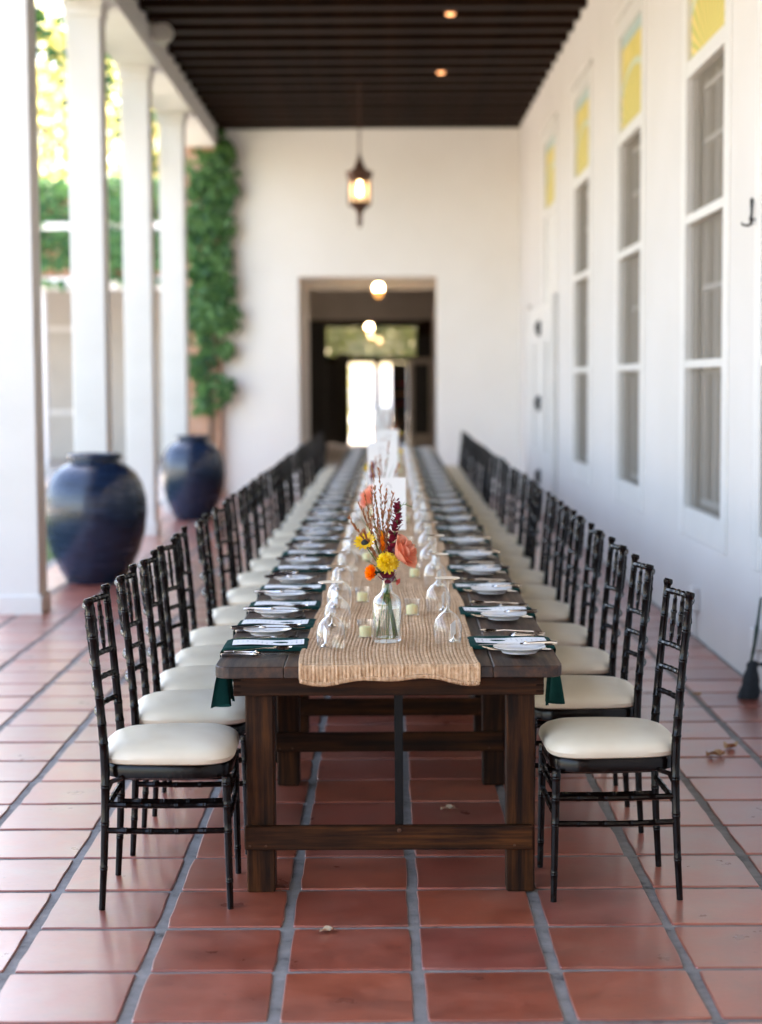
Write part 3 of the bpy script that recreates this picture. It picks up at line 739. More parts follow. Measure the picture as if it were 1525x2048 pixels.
ivy_thing('ivy', 'dense green ivy climbing the rust plaster corner pier', s_pier, 2100, .115, [[(-2.45, FY - .19, 0.0), (-2.40, FY - .2, 1.2), (-2.5, FY - .2, 2.6), (-2.35, FY - .2, 4.6)], [(-2.4, FY - .19, 0.3), (-2.33, FY - .2, 1.6), (-2.28, FY - .2, 3.0)]])
# vines hanging outside the eave beam
def s_eave(i):
    y_ = random.choice((14.3, 16.9, 17.6, 20.3, 21.0)) + rnd(-.55, .55); q = abs(rnd(-1, 1)) ** 1.5
    return (-2.86 + rnd(-.16, .10), y_, 5.05 - q * .9), (.3, -.7, .2)
ivy_thing('hanging_vine', 'green vine tufts hanging outside the eave beam', s_eave, 700, .10, [[(-2.82, 13.5, 5.2), (-2.85, 15, 5.05), (-2.82, 18, 5.1), (-2.84, 21, 5.05)]])

# ---- garden wing across the courtyard
WG = thing('garden_wing', 'pale building wing with columned porch across the courtyard', 'building', (0, 31, 0))
MB().box(-24, -2.7, .0, .35, 3.50, 5.05).build('parapet', 'terracotta_wall', WG, smooth=False)
MB().box(-24, -2.69, -.06, .40, 3.28, 3.498).build('lintel', 'paint', WG, smooth=False)
MB().bbox(-24, -2.68, -.14, -.004, 4.34, 4.47, .01).build('ledge', 'paint', WG, smooth=False)
MB().box(-24, -2.66, .36, 4.4, 3.52, 3.7).build('porch_ceiling', 'passage', WG, smooth=False)
MB().box(-24, -2.66, 4.0, 4.4, -.05, 3.51).build('back_wall', 'beige', WG, smooth=False)
MB().box(-24, -2.66, -.5, 3.99, -.06, .05).build('porch_floor', 'paving', WG, smooth=False)
for x in (-6.19, -10.4, -14.6): MB().bbox(x - .125, x + .125, .02, .27, .05, 3.279, .01).build('column', 'paint', WG, smooth=False)
MB().box(-4.36, -3.8, 3.93, 3.99, 1.1, 2.55).build('window', 'greyplaster', WG, smooth=False)
d_ = MB().box(-6.9, -6.05, 3.92, 3.99, .95, 2.75).build('window', 'paint', WG, smooth=False)
MB().box(-6.8, -6.15, 3.90, 3.915, 1.05, 2.65).build('pane', 'beige', d_, smooth=False)
wl = thing('wall_lantern', 'small glowing wall lamp on the garden wing porch', 'lamp', (-6.98, 34.85, 2.25))
MB().lathe([(.001, -.10), (.035, -.07), (.04, .05), (.001, .10)], 10).build('bulb', 'bulb_amber', wl); MB().box(-.03, .03, .02, .16, -.03, .03).build('bracket', 'iron', wl)
def s_wing(i):
    z_ = rnd(3.50, 5.22)
    if 4.33 < z_ < 4.46 and random.random() < .85: z_ += random.choice((-.16, .16))
    x = rnd(-12, -2.75)
    if abs(x + 5.15) < .25 and 3.85 < z_ < 4.25 and random.random() < .8: x += .6
    return (x, 31 - .05 - abs(rnd(-1, 1)) * .22 + .1 * math.sin(x * 3), z_ - .22 * abs(math.sin(x * 2.1 + 1)) * (1 if z_ < 3.6 else 0)), (0, -1, .3)
ivy_thing('ivy', 'band of dark ivy covering the parapet of the garden wing', s_wing, 7000, .15, [[(-12, 30.9, 3.5), (-8, 30.9, 3.6), (-3, 30.9, 3.5)]])

# ---- trees
def tree(name, lab, x, y, h, cr, leaf, nleaf, size, seed):
    rr = random.Random(seed)
    t = thing(name, lab, 'tree', (x, y, -.05), 0, 'trees behind the garden')
    tr = MB(); tips = []
    base = [Vector((0, 0, 0)), Vector((rr.uniform(-.3, .3), rr.uniform(-.3, .3), h * .3)), Vector((rr.uniform(-.5, .5), rr.uniform(-.5, .5), h * .55))]
    tr.tube([(p, .26 * (1 - .55 * q / 12)) for q, p in enumerate(bez(base, 12))], 9)
    for k in range(9):
        a = rr.uniform(0, 6.28); e = rr.uniform(.25, 1.0); st = base[1].lerp(base[2], rr.uniform(.1, 1))
        L_ = cr * rr.uniform(.7, 1.05)
        en = st + Vector((math.cos(a) * L_ * math.cos(e), math.sin(a) * L_ * math.cos(e), L_ * math.sin(e) * 1.2))
        md = st.lerp(en, .5) + Vector((0, 0, -.25))
        tr.tube([(p, .11 * (1 - .8 * q / 8)) for q, p in enumerate(bez([st, md, en], 8))], 6)
        tips += [md.lerp(en, f) for f in (.2, .5, .8, 1.0)]
    tr.build('trunk', 'bark', t)
    m = MB()
    cl = []
    for p in tips:
        for q in range(4): cl.append((p + Vector((rr.gauss(0, .8), rr.gauss(0, .8), rr.gauss(0, .7))), rr.uniform(.45, .95)))
    for k in range(nleaf):
        c, r0 = rr.choice(cl)
        d = Vector((rr.gauss(0, 1), rr.gauss(0, 1), rr.gauss(0, .8))).normalized() * r0 * rr.random() ** .4
        p = c + d; u = Vector((rr.gauss(0, 1), rr.gauss(0, 1), rr.gauss(0, .5))).normalized()
        v = u.cross(Vector((rr.gauss(0, 1), rr.gauss(0, 1), rr.gauss(0, 1)))).normalized(); s_ = size * rr.uniform(.6, 1.3)
        m.quad(p - u * s_, p + v * s_ * .45, p + u * s_, p - v * s_ * .45)
    m.build('crown', leaf, t, smooth=False)
tree('shade_tree', 'tall yellow-green tree rising behind the wing close to the porch corner', -6.0, 43, 13, 5.0, 'tree_leaf', 8000, .15, 1)
tree('shade_tree', 'broad sunlit tree with pale leaves rising behind the middle of the wing', -10.5, 46, 14, 5.5, 'tree_leaf', 8500, .16, 2)
tree('shade_tree', 'olive toned tree standing behind the wing far from the porch', -15.5, 42, 12, 5.0, 'tree_leaf2', 9000, .15, 3)
tree('shade_tree', 'leafy tree seen through the transom at the passage end', -1.5, 62, 8.5, 4.0, 'tree_leaf2', 9000, .15, 4)
tree('shade_tree', 'low spreading tree far beyond the passage end', 3.5, 68, 8, 4.0, 'tree_leaf2', 9000, .15, 5)
def s_perg(i): return (rnd(-3, 3), 52 + rnd(-.5, .5), 2.15 + 1.75 * rnd(0, 1)), (0, -1, .3)
pg = ivy_thing('pergola_vine', 'sunlit vine screen hanging beyond the passage end', s_perg, 3800, .16, [[(-3, 52, 0), (-2.9, 52, 3), (0, 52, 3.5), (2.9, 52, 3), (3, 52, 0)]])
pg.children[0].data.materials[0] = M['tree_leaf2']
def s_shr(i): return (-1.25 + rnd(-.35, .35), 50 + rnd(-.3, .3), rnd(-.05, 2.0)), (0, -1, .3)
sb = ivy_thing('shrub', 'yellow-green shrub at the edge of the garden opening past the passage', s_shr, 700, .15, [[(-1.2, 50, -.1), (-1.2, 50, 1.5)]])
sb.children[0].data.materials[0] = M['tree_leaf']; sb['category'] = 'shrub'
tag(MB().box(-30, 30, 46.2, 130, -.3, -.05).build('far_paving', 'paving', smooth=False), kind='structure')
tag(MB().box(-8, 8, 90, 90.4, -.1, 2.1).bbox(-8.1, 8.1, 89.9, 90.5, 2.1, 2.25, .02).build('garden_wall', 'plaster', smooth=False), 'white garden wall beyond the end of the passage', 'wall')

# ================================================================== TABLES
TZ, TX = 0.73, 0.007
def tx(y): return TX * (y - 5.2)
TL, TW, T0, XC = 2.13, 1.07, 5.16, 0.02
def make_table():
    t = thing('farm_table', 'x', 'table', (0, 0, 0))
    nb = 5; bw = TW / nb
    for k in range(nb):
        x0, x1 = -TW / 2 + k * bw + .001, -TW / 2 + (k + 1) * bw - .001
        y0, y1, z0, z1, c, rr = .003, TL - .003, TZ - .037, TZ, .003, .045
        def outline(d):
            a, b_, e, g_ = x0 + d, x1 - d, y0 + d, y1 - d
            o = []
            for (cx_, cy_, sx, sy, a0) in ((b_, e, 1, -1, -90), (b_, g_, 1, 1, 0), (a, g_, -1, 1, 90), (a, e, -1, -1, 180)):
                r_ = rr if (k == 0 and sx < 0) or (k == nb - 1 and sx > 0) else .002
                for q in range(5):
                    an = R(a0 + q * 22.5); o.append((cx_ - sx * r_ + r_ * math.cos(an), cy_ - sy * r_ + r_ * math.sin(an)))
            return o
        MB().loft([[(x, y, z0) for x, y in outline(c)], [(x, y, z0 + c) for x, y in outline(0)], [(x, y, z1 - c) for x, y in outline(0)], [(x, y, z1) for x, y in outline(c)]], True).build('top_board', 'wood_top', t, smooth=False)
    ax, az0, az1 = .48, TZ - .037 - .062, TZ - .038
    for y_ in (.05, TL - .05 - .03): MB().bbox(-ax, ax, y_, y_ + .03, az0, az1, .002).build('apron', 'wood_x', t, smooth=False)
    for s_ in (-1, 1): MB().bbox(s_ * ax - .015 * (1 + s_), s_ * ax + .015 * (1 - s_), .081, TL - .081, az0 + .002, az1, .002).build('apron', 'wood_y', t, smooth=False)
    for q in (0, 1, 2):
        for s_ in (-1, 1): MB().box(s_ * ax - .012 - .012 * s_, s_ * ax + .012 - .012 * s_, .0485, .0505, az0 + .008 + q * .019, az0 + .016 + q * .019).build('finger_joint', 'darkwood', t, smooth=False)
    for yf in (.085, 1.50):
        for x0 in (-.447, .367):
            MB().bbox(x0, x0 + .088, yf, yf + .088, 0, az0 - .001, .004).build('leg', 'wood_z', t, smooth=False)
        MB().bbox(-.452, .447, yf - .026, yf - .001, .142, .218, .003).build('rail', 'wood_x', t, smooth=False)
        MB().bbox(.018, .044, yf + .002, yf + .012, .15, az0 + .03, .001).build('strut', 'iron', t, smooth=False)
        MB().lathe([(.007, 0), (.006, .003), (.001, .004)], 10).build('bolt', 'bronze', t, (.031, yf - .026, .205), (R(90), 0, 0))
        for bx in (-.435, -.385, .39):
            MB().lathe([(.004, 0), (.0035, .002), (.001, .0025)], 8).build('screw', 'bronze', t, (bx, yf - .026, .156), (R(90), 0, 0))
    return t
tab = make_table(); register()
NT = 8
for k in range(NT):
    o = tab if k == 0 else copy_tree(tab)
    y_ = T0 + k * (TL + .006)
    o.location = (XC + tx(y_ + 0) + (rnd(-.006, .006) if k else 0), y_, 0); o.rotation_euler = (0, 0, -TX)
    o['label'] = f'dark stained farm table, {ordn(k + 1)} in the row counting towards the doorway'; o['group'] = 'farm tables joined end to end'
TEND = T0 + NT * (TL + .006)

# ---- jute runner
RW, RX = .272, .024
m = MB(); nbr = 46; nx = nbr * 4
path = []   # (y, z)
for q in range(4): path.append((T0 - .010, TZ - .030 + q * .008))
path += [(T0 - .008, TZ + .001), (T0 - .002, TZ + .006), (T0 + .01, TZ + .008)]
yy = T0 + .03
while yy < TEND: path.append((yy, TZ + .008)); yy += .02 if yy < 7 else (.06 if yy < 10 else .3)
path.append((TEND - .05, TZ + .008))
rows = []
br_amp = [rnd(.55, 1.35) for q in range(nbr + 1)]
for (y_, z_) in path:
    row = []
    wob = .006 * math.sin(y_ * 3.1) + .004 * math.sin(y_ * 7.7 + 1)
    for i in range(nx + 1):
        f = i / nx; x = RX - RW + 2 * RW * f
        hgt = .0024 * br_amp[int(f * nbr)] * abs(math.sin(f * nbr * math.pi)) * (1 + .45 * math.sin(y_ * 160 + int(f * nbr) * 2.2))
        if y_ < T0 + .005: hang = .008 * math.sin(f * 7.5 + .4) + .006 * math.sin(f * 15) + .006; row.append((x + tx(y_) + wob * .3, y_ - hgt, z_ - hang * max(0, (TZ - z_) / .03)))
        else: row.append((x + tx(y_) + wob, y_, z_ + hgt - (.004 if i in (0, nx) else 0)))
    rows.append(row)
m.loft(rows, False, False)
run = m.build('table_runner', 'jute')
tag(run, 'long braided jute runner down the middle of the dark tables', 'table runner')
# rope hem
fr = rows[0]; hem = MB()
pts = [Vector(fr[i]) + Vector((0, 0, -.002)) for i in range(0, nx + 1, 1)]
strand = []
for s_ in range(2):
    pp = []
    for q in range(len(pts) * 2 - 1):
        a = pts[q // 2] if q % 2 == 0 else (pts[q // 2] + pts[q // 2 + 1]) / 2
        ph = q * .75 + s_ * math.pi
        pp.append((a + Vector((0, .003 * math.cos(ph), .0035 * math.sin(ph))), .0048))
    hem.tube(pp, 6)
hem.build('rope_hem', 'jute', run)
for s_ in (0, nx):
    e = MB(); e.tube([(Vector(r[s_]) + Vector((0, 0, .001)), .0055) for r in rows[:140]], 6); e.build('rope_hem', 'jute', run)

# ================================================================== CHAIRS
def ringed(path, r, rings, n=8, taper=None, w=.003, amp=1.11, dbl=True):
    # tube along path with small turned double rings at the given fractions
    fr = sorted(set([0, 1] + [q / 12 for q in range(13)]))
    L_ = sum((Vector(path[i + 1]) - Vector(path[i])).length for i in range(len(path) - 1))
    sm = [(f, 1.0) for f in fr]
    for g_ in rings:
        e = w / L_
        for o_, a in (((-2.6, 1), (-1.6, amp), (-.6, amp), (0, 1.0), (.6, amp), (1.6, amp), (2.6, 1)) if dbl else ((-1.6, 1), (-.8, amp), (.8, amp), (1.6, 1))):
            sm.append((min(1, max(0, g_ + o_ * e)), a))
    sm.sort(); P_ = bez(path, 96); out = []
    for f, a in sm:
        k = f * 96; i = min(int(k), 95); p = P_[i].lerp(P_[i + 1], k - i)
        out.append((p, r * a * (taper(f) if taper else 1)))
    return out
def make_chair():
    t = thing('banquet_chair', 'x', 'chair')
    H = .955
    for s_ in (-1, 1):
        path = [(-.195, s_ * .182, 0), (-.184, s_ * .181, .2), (-.178, s_ * .18, .42), (-.184, s_ * .18, .55), (-.199, s_ * .179, .74), (-.217, s_ * .178, H - .022)]
        pts = ringed(path, .0103, (.13, .26, .36, .545, .625, .715, .805, .90, .965), taper=lambda f: .95 + .45 * min(f / .45, 1) if f < .45 else 1.40 - .30 * (f - .45) / .55)
        tp = Vector(path[-1]); pts += [(tp + Vector((-.001, 0, .004)), .0135), (tp + Vector((-.002, 0, .008)), .0155), (tp + Vector((-.002, 0, .018)), .0155), (tp + Vector((-.003, 0, .022)), .012)]
        MB().tube(pts, 10).build('back_post', 'chair', t)
        path = [(.196, s_ * .187, 0), (.192, s_ * .186, .2), (.188, s_ * .185, .41)]
        MB().tube(ringed(path, .0112, (.22, .60, .79, .95), taper=lambda f: .86 + .35 * f), 10).build('front_leg', 'chair', t)
        for z_ in (.325, .245):
            MB().tube(ringed([(-.181, s_ * .181, z_), (0, s_ * .184, z_ - .004), (.190, s_ * .186, z_ - .002)], .0095, (.17, .38, .60, .82)), 8).build('stretcher', 'chair', t)
        # curved corner brace at seat
        MB().tube([((-.176, s_ * .181, .36), .007), ((-.16, s_ * .181, .395), .008), ((-.125, s_ * .181, .408), .008)], 6).build('brace', 'chair', t)
    for z_ in (.345, .270): MB().tube(ringed([(.190, -.186, z_), (.192, 0, z_), (.190, .186, z_)], .0095, (.2, .4, .6, .8)), 8).build('stretcher', 'chair', t)
    MB().tube(ringed([(-.182, -.181, .30), (-.184, 0, .30), (-.182, .181, .30)], .0095, (.2, .4, .6, .8)), 8).build('stretcher', 'chair', t)
    def px(z): return -.184 - .015 * max(0, (z - .55) / .19) if z < .74 else -.199 - .018 * (z - .74) / .19
    bow = .034
    for z_, r_ in ((.918, .0098), (.748, .0088), (.672, .0088), (.592, .0088)):
        x = px(z_); pth = [(x, -.178, z_), (x - bow * .75, -.09, z_), (x - bow, 0, z_), (x - bow * .75, .09, z_), (x, .178, z_)]
        MB().tube(ringed(pth, r_, (.1, .22, .34, .5, .66, .78, .9), amp=1.16), 8).build('back_rail', 'chair', t)
    for q in range(5):
        y_ = -.122 + q * .061
        def bx(z): return px(z) - bow * (1 - (y_ / .178) ** 2)
        pth = [(bx(.75), y_, .75), (bx(.835), y_, .835), (bx(.915), y_, .915)]
        MB().tube(ringed(pth, .0062, (.16, .4, .62, .85), taper=lambda f: .8 + .5 * math.sin(f * math.pi), amp=1.3, dbl=False, w=.004), 7).build('spindle', 'chair', t)
    def outline(d, z, n=40):
        o = []
        for q in range(n):
            a = 2 * math.pi * q / n; ca, sa = math.cos(a), math.sin(a); e = 2 / 4.2
            x = math.copysign(abs(ca) ** e, ca); y_ = math.copysign(abs(sa) ** e, sa)
            hw = .199 + .012 * x
            o.append((.004 + x * (.202 - d), y_ * (hw - d), z))
        return o
    MB().loft([outline(.012, .402), outline(.004, .406), outline(.002, .436), outline(.006, .444)], True).build('seat_frame', 'chair', t)
    def cush(d, z, lift=0):
        return [(x, y_, z + .006 * lift * math.cos(x * 9) * math.cos(y_ * 9)) for x, y_, _ in outline(d, z)]
    MB().loft([outline(.014, .443), outline(-.001, .450), outline(-.007, .464), outline(-.003, .480), cush(.012, .493), cush(.04, .5035, 1), cush(.08, .510, 1), cush(.135, .514, 1), cush(.185, .515, 1)], True).build('cushion', 'cushion', t)
    return t
ch = make_chair(); register()
LY = [5.27, 5.87, 6.39, 6.90, 7.46, 8.17, 8.94, 9.68]
RY = [5.33, 6.12, 6.82, 7.51, 8.30, 8.95, 9.70]
while LY[-1] < 21.3: LY.append(LY[-1] + .72 + rnd(-.05, .05))
while RY[-1] < 21.3: RY.append(RY[-1] + .745 + rnd(-.06, .06))
first = True
for side, ysq in ((0, LY), (1, RY)):
    for k, y_ in enumerate(ysq):
        o = ch if first else copy_tree(ch); first = False
        jx = rnd(-.015, .015) if k > 1 else 0
        ja = R(rnd(-3.0, 3.0)) if k > 0 else R(1.0)
        x = (-.665 if side == 0 else .716) + tx(y_) * (1 if y_ < 14 else 1)
        if side == 0 and k in (1,): x -= .0
        o.location = (x + jx, y_, 0); o.rotation_euler = (0, 0, ja + (0 if side == 0 else math.pi))
        o['label'] = f"dark bamboo-turned chair, ivory cushion, {'column' if side == 0 else 'window'} side, {ordn(k + 1)} counting towards the doorway"
        o['group'] = f"chairs along the {'column' if side == 0 else 'window'} side"

# ================================================================== PLACE SETTINGS
ML = [5.56, 6.03, 6.54, 7.08, 7.82, 8.52, 9.28, 9.88, 10.63, 11.42]
MR = [5.578, 6.34, 7.10, 7.80, 8.48, 9.20]
while ML[-1] < 21.4: ML.append(ML[-1] + .72)
while MR[-1] < 21.4: MR.append(MR[-1] + .735)
def knife_mesh():
    m = MB()
    m.tube([((-.125, 0, .0045), .002), ((-.122, 0, .006), .0065), ((-.10, 0, .007), .0078), ((-.03, 0, .006), .0055), ((-.022, 0, .006), .008), ((-.014, 0, .005), .0045), ((-.005, 0, .005), .004)], 8)
    rings = []
    for x, w0, w1 in ((-.006, -.004, .004), (.02, -.006, .006), (.09, -.008, .006), (.118, -.006, .006), (.128, .002, .006)):
        rings.append([(x, w0, .0042), (x, w1, .0048), (x, w1, .0062), (x, w0, .0050)])
    m.loft(rings, True); return m.mesh('knife', 'chrome')
def spoon_mesh():
    m = MB(); rings = []
    for x, w_, z in ((-.10, .007, .004), (-.095, .009, .0045), (-.06, .006, .007), (0, .0028, .012), (.03, .0035, .011)):
        rings.append([(x, -w_, z), (x, w_, z), (x, w_ * .8, z + .0025), (x, -w_ * .8, z + .0025)])
    m.loft(rings, True)
    n = 14; rr = []
    for f, dz in ((1, .006), (.8, .002), (.5, -.0015), (.15, -.003)):
        rr.append([(.058 + .031 * f * math.cos(2 * math.pi * q / n), .0195 * f * math.sin(2 * math.pi * q / n), .0095 + dz) for q in range(n)])
    m.loft(rr, False); m.f.append(tuple(len(m.v) - n + q for q in range(n)))
    rr = [[(x, y, z - .0012) for x, y, z in r_] for r_ in rr]
    m.loft(list(reversed(rr)), False); m.f.append(tuple(len(m.v) - 4 * n + q for q in range(n)))
    return m.mesh('spoon', 'chrome')
def fork_mesh():
    m = MB(); rings = []
    for x, w_, z in ((-.11, .006, .004), (-.10, .0085, .005), (-.06, .006, .007), (.0, .003, .011), (.025, .004, .010), (.04, .0125, .007), (.055, .0125, .005)):
        rings.append([(x, -w_, z), (x, w_, z), (x, w_ * .85, z + .0025), (x, -w_ * .85, z + .0025)])
    m.loft(rings, True)
    for q in range(4):
        y = -.0102 + q * .0068
        m.tube([((.053, y, .0062), .0019), ((.075, y, .0072), .0017), ((.095, y, .0118), .0012), ((.100, y, .0138), .0006)], 5)
    return m.mesh('fork', 'chrome')
def plate_mesh():
    return MB().lathe([(.001, .0075), (.045, .0078), (.056, .0095), (.068, .014), (.0805, .0175), (.083, .0190), (.0835, .0183), (.081, .0160), (.066, .0105), (.058, .0045), (.056, .0), (.051, .0), (.049, .004), (.001, .0045)], 40, caps=False).mesh('plate', 'plate')
def napkin_mesh(flare):
    # local: +x towards the runner, edge of the table at x = -.135; strip then falls over the edge
    m = MB(); w0 = .098
    cols = []
    for x in (.135, .134): pass
    path = [(.137, .002, 0), (.137, .010, 0), (.13, .0125, 0), (.05, .0135, 0), (-.04, .0125, 0), (-.118, .012, 0), (-.137, .008, .02), (-.143, -.004, .05), (-.142, -.03, .15), (-.140, -.07, .40), (-.139, -.11, .65), (-.139, -.15, .82), (-.139, -.19, 1.0)]
    n = 36; rows = []
    for x, z, f in path:
        row = []
        for q in range(n + 1):
            u = -1 + 2 * q / n
            fold = f * (.030 * math.sin(u * 5.2 + .6) + .010 * math.sin(u * 11))
            row.append((x - fold * .95 - f * .004, u * w0 * (1 - .48 * math.sin(min(f * 3, 1) * 1.57) + .12 * f) , z - (.010 * math.cos(u * 5.0) if f > .9 else 0) + (.0012 * math.cos(u * 7) if f == 0 else 0)))
        rows.append(row)
    m.loft(rows, False, False)
    # inner layer for thickness
    rows2 = [[(x + .004, y, z - .003 if abs(x) < .12 else z) for x, y, z in r_] for r_ in rows[5:]]
    m.loft(list(reversed(rows2)), False, False)
    # side faces of the folded pad
    for sgn in (0, n):
        top = [r_[sgn] for r_ in rows[:7]]
        m.loft([[(x, y, z) for x, y, z in top], [(x, y, .0005) for x, y, z in top]], False, False)
    return m.mesh('napkin', 'linen')
def menu_mesh():
    m = MB(); rows = []
    for q in range(13):
        x = -.117 + .234 * q / 12
        rows.append([(x, -.052, .0005 + .002 * math.sin(q * .55)), (x, 0, .001 + .0022 * math.sin(q * .55 + .3)), (x, .052, .0005 + .002 * math.sin(q * .55 + .5))])
    m.loft(rows, False, False); return m.mesh('menu_card', 'menu')
KM, SM_, FM, PM, NM, MM = knife_mesh(), spoon_mesh(), fork_mesh(), plate_mesh(), [napkin_mesh(0), napkin_mesh(1)], menu_mesh()
def glass_mesh():
    return MB().lathe([(.0415, .0), (.0450, .022), (.0470, .046), (.0455, .064), (.0395, .084), (.0255, .101), (.010, .110), (.0055, .118), (.0042, .135), (.0042, .19), (.006, .207), (.014, .2135), (.040, .2165), (.0415, .218), (.040, .2195), (.001, .2195)], 32, caps=False)
gm = glass_mesh().mesh('wine_glass', 'glass')
gk = MB().lathe([(.001, .106), (.016, .107), (.012, .112), (.006, .118), (.001, .125)], 16, caps=False).mesh('stem_knot', 'vaseglass')
hb = MB().lathe([(.001, .0), (.0135, .0), (.0135, .003), (.010, .007), (.004, .010), (.0018, .013), (.0015, .03), (.001, .032)], 16).mesh('holder_base', 'chrome')
hc = MB().box(-.0006, .0006, -.028, .028, .02, .066).mesh('name_card', 'card', False)
def seat_set(side, k, y0):
    sgn = 1 if side == 0 else -1
    ex = (-.515 if side == 0 else .555) + tx(y0)          # table edge
    cxn = ex + sgn * .1335
    zt = TZ + .0008
    S_ = 'column' if side == 0 else 'window'
    where = f'{ordn(k + 1)} {S_}-side seat counting towards the doorway'
    rz = 0 if side == 0 else math.pi
    def put(name, me, dx, dy, dz, lab, cat, a=0.0, grp=None, ry=0.0):
        o = link(name, me, None, (cxn + sgn * dx, y0 + sgn * dy, zt + dz), (0, ry, rz + a))
        return tag(o, lab, cat, grp)
    put('napkin', NM[side], 0, 0, 0, f'dark green linen napkin over table edge at {where}', 'napkin', R(rnd(-2, 2)), 'green napkins')
    put('menu_card', MM, rnd(-.005, .012), rnd(-.006, .006), .0150, f'white printed menu card on green napkin at {where}', 'menu', R(rnd(-2.5, 2.5)), 'menu cards')
    kx = .035 if k == 0 else (.012 if side else 0)
    put('knife', KM, -.008, -.155 - kx + rnd(-.004, .004), 0, f'silver knife beside the napkin at {where}', 'knife', R(rnd(-2, 2)), 'dinner knives')
    put('knife', KM, -.002, -.123 - kx + rnd(-.003, .003), 0, f'silver knife tucked close to the napkin at {where}', 'knife', R(rnd(-2, 2)), 'dinner knives')
    put('spoon', SM_, .005, -.139 - kx, .010, f'silver spoon lying across knives at {where}', 'spoon', R(rnd(4, 12)), 'table spoons')
    put('fork', FM, .0, .118 + rnd(-.003, .003), 0, f'silver fork close to the napkin at {where}', 'fork', R(rnd(3, 9)), 'dinner forks')
    put('fork', FM, -.012, .148 + rnd(-.003, .003), 0, f'silver fork partly under the side plate at {where}', 'fork', R(rnd(3, 9)), 'dinner forks')
    put('side_plate', PM, -.012, .218, .0105, f'white china side plate at {where}', 'plate', rnd(0, 6), 'side plates')
    put('butter_knife', KM, -.010, .206, .0285, f'small butter knife across the side plate at {where}', 'knife', R(rnd(-5, 5)), 'butter knives')
    gx = (-.165 if side == 0 else .205) + tx(y0) + rnd(-.008, .008); gy = y0 - (.13 if side == 0 else .05) + (rnd(-.03, .03) if k else 0)
    zr = TZ + .0105
    t = thing('wine_glass', f'upturned clear wine glass on jute runner at {where}', 'glass', (gx, gy, zr), rnd(0, 6), 'upturned wine glasses')
    link('bowl', gm, t); link('stem_knot', gk, t)
    t = thing('name_card_holder', f'tiny silver holder with white name card at {where}', 'card holder', (gx - sgn * .022, gy + .055, zr), R(rnd(-25, 25)) + (R(-14) if k == 0 and side == 1 else 0), 'name card holders')
    link('base', hb, t); link('name_card', hc, t, rot=(R(8), 0, 0))
for k, y0 in enumerate(ML): seat_set(0, k, y0)
for k, y0 in enumerate(MR): seat_set(1, k, y0)

# ---- votive candles
vg = MB().lathe([(.001, .003), (.0245, .003), (.027, .058), (.0285, .058), (.0265, .0), (.001, .0)], 24, caps=False).mesh('cup', 'glass')
vc = MB().lathe([(.001, .0), (.0205, .0), (.021, .026), (.019, .032), (.012, .0345), (.004, .034), (.001, .038)], 20).mesh('candle', 'wax')
vp = [(-.058, 5.70), (.105, 6.24), (-.085, 6.62), (.13, 7.45)]
yv = 8.1
while yv < 21.5: vp.append(((-.09 if len(vp) % 2 == 0 else .11), yv + rnd(-.1, .1))); yv += .72
for k, (x, y_) in enumerate(vp):
    t = thing('votive_candle', f'cream votive candle in clear glass cup, {ordn(k + 1)} counting towards the doorway', 'candle', (x + tx(y_), y_, TZ + .0105), 0, 'votive candles on the runner')
    link('cup', vg, t); link('candle', vc, t, (0, 0, .0035))

# ================================================================== FLOWERS
def petal(m, c, d, up, length, width, curl=.3, n=3, tipw=.35):
    # strip petal from c along d, bending towards up
    d = d.normalized(); s_ = d.cross(up)
    if s_.length < 1e-4: s_ = Vector((1, 0, 0))
    s_.normalize(); i = len(m.v); up = s_.cross(d).normalized() if True else up
    for q in range(n + 1):
        f = q / n; w_ = width * (math.sin(f * math.pi * .8 + .35)) if q < n else width * tipw
        p = c + d * length * f + up * curl * length * f * f
        m.v += [tuple(p - s_ * w_ + up * w_ * .25), tuple(p), tuple(p + s_ * w_ + up * w_ * .25)]
    for q in range(n):
        a = i + q * 3; m.f += [(a, a + 1, a + 4, a + 3), (a + 1, a + 2, a + 5, a + 4)]
def frame_of(ax):
    ax = Vector(ax).normalized(); u = ax.cross(Vector((0, 0, 1)))
    if u.length < .1: u = Vector((1, 0, 0))
    u.normalize(); return ax, u, ax.cross(u)
def stem_obj(t, pts, r, mat='stem'):
    return MB().tube([(p, r) for p in bez(pts, 16)], 6).build('stem', mat, t)
def mum(t, c, ax, rad, mat, layers=7):
    a, u, v = frame_of(ax); m = MB(); c = Vector(c); n = 230
    for q in range(n):
        sz = -.28 + 1.28 * (q + .5) / n; an = q * 2.39996 + rnd(-.15, .15); h = math.sqrt(max(0, 1 - sz * sz))
        d = (u * math.cos(an) + v * math.sin(an)) * h + a * sz * .62
        base = c + d * rad * .30
        petal(m, base, d + Vector((rnd(-.22, .22), rnd(-.22, .22), rnd(-.22, .22))), a + u * rnd(-.6, .6) + v * rnd(-.6, .6), rad * rnd(.55, .78) * (1 - .2 * sz), rad * .115, .35)
    m.build('bloom', mat, t)
    MB().lathe([(.001, -.014), (.008, -.010), (.012, -.002), (.008, .004)], 10).build('calyx', 'darkstem', t, tuple(c - a * rad * .28), a.to_track_quat('Z', 'Y').to_euler())
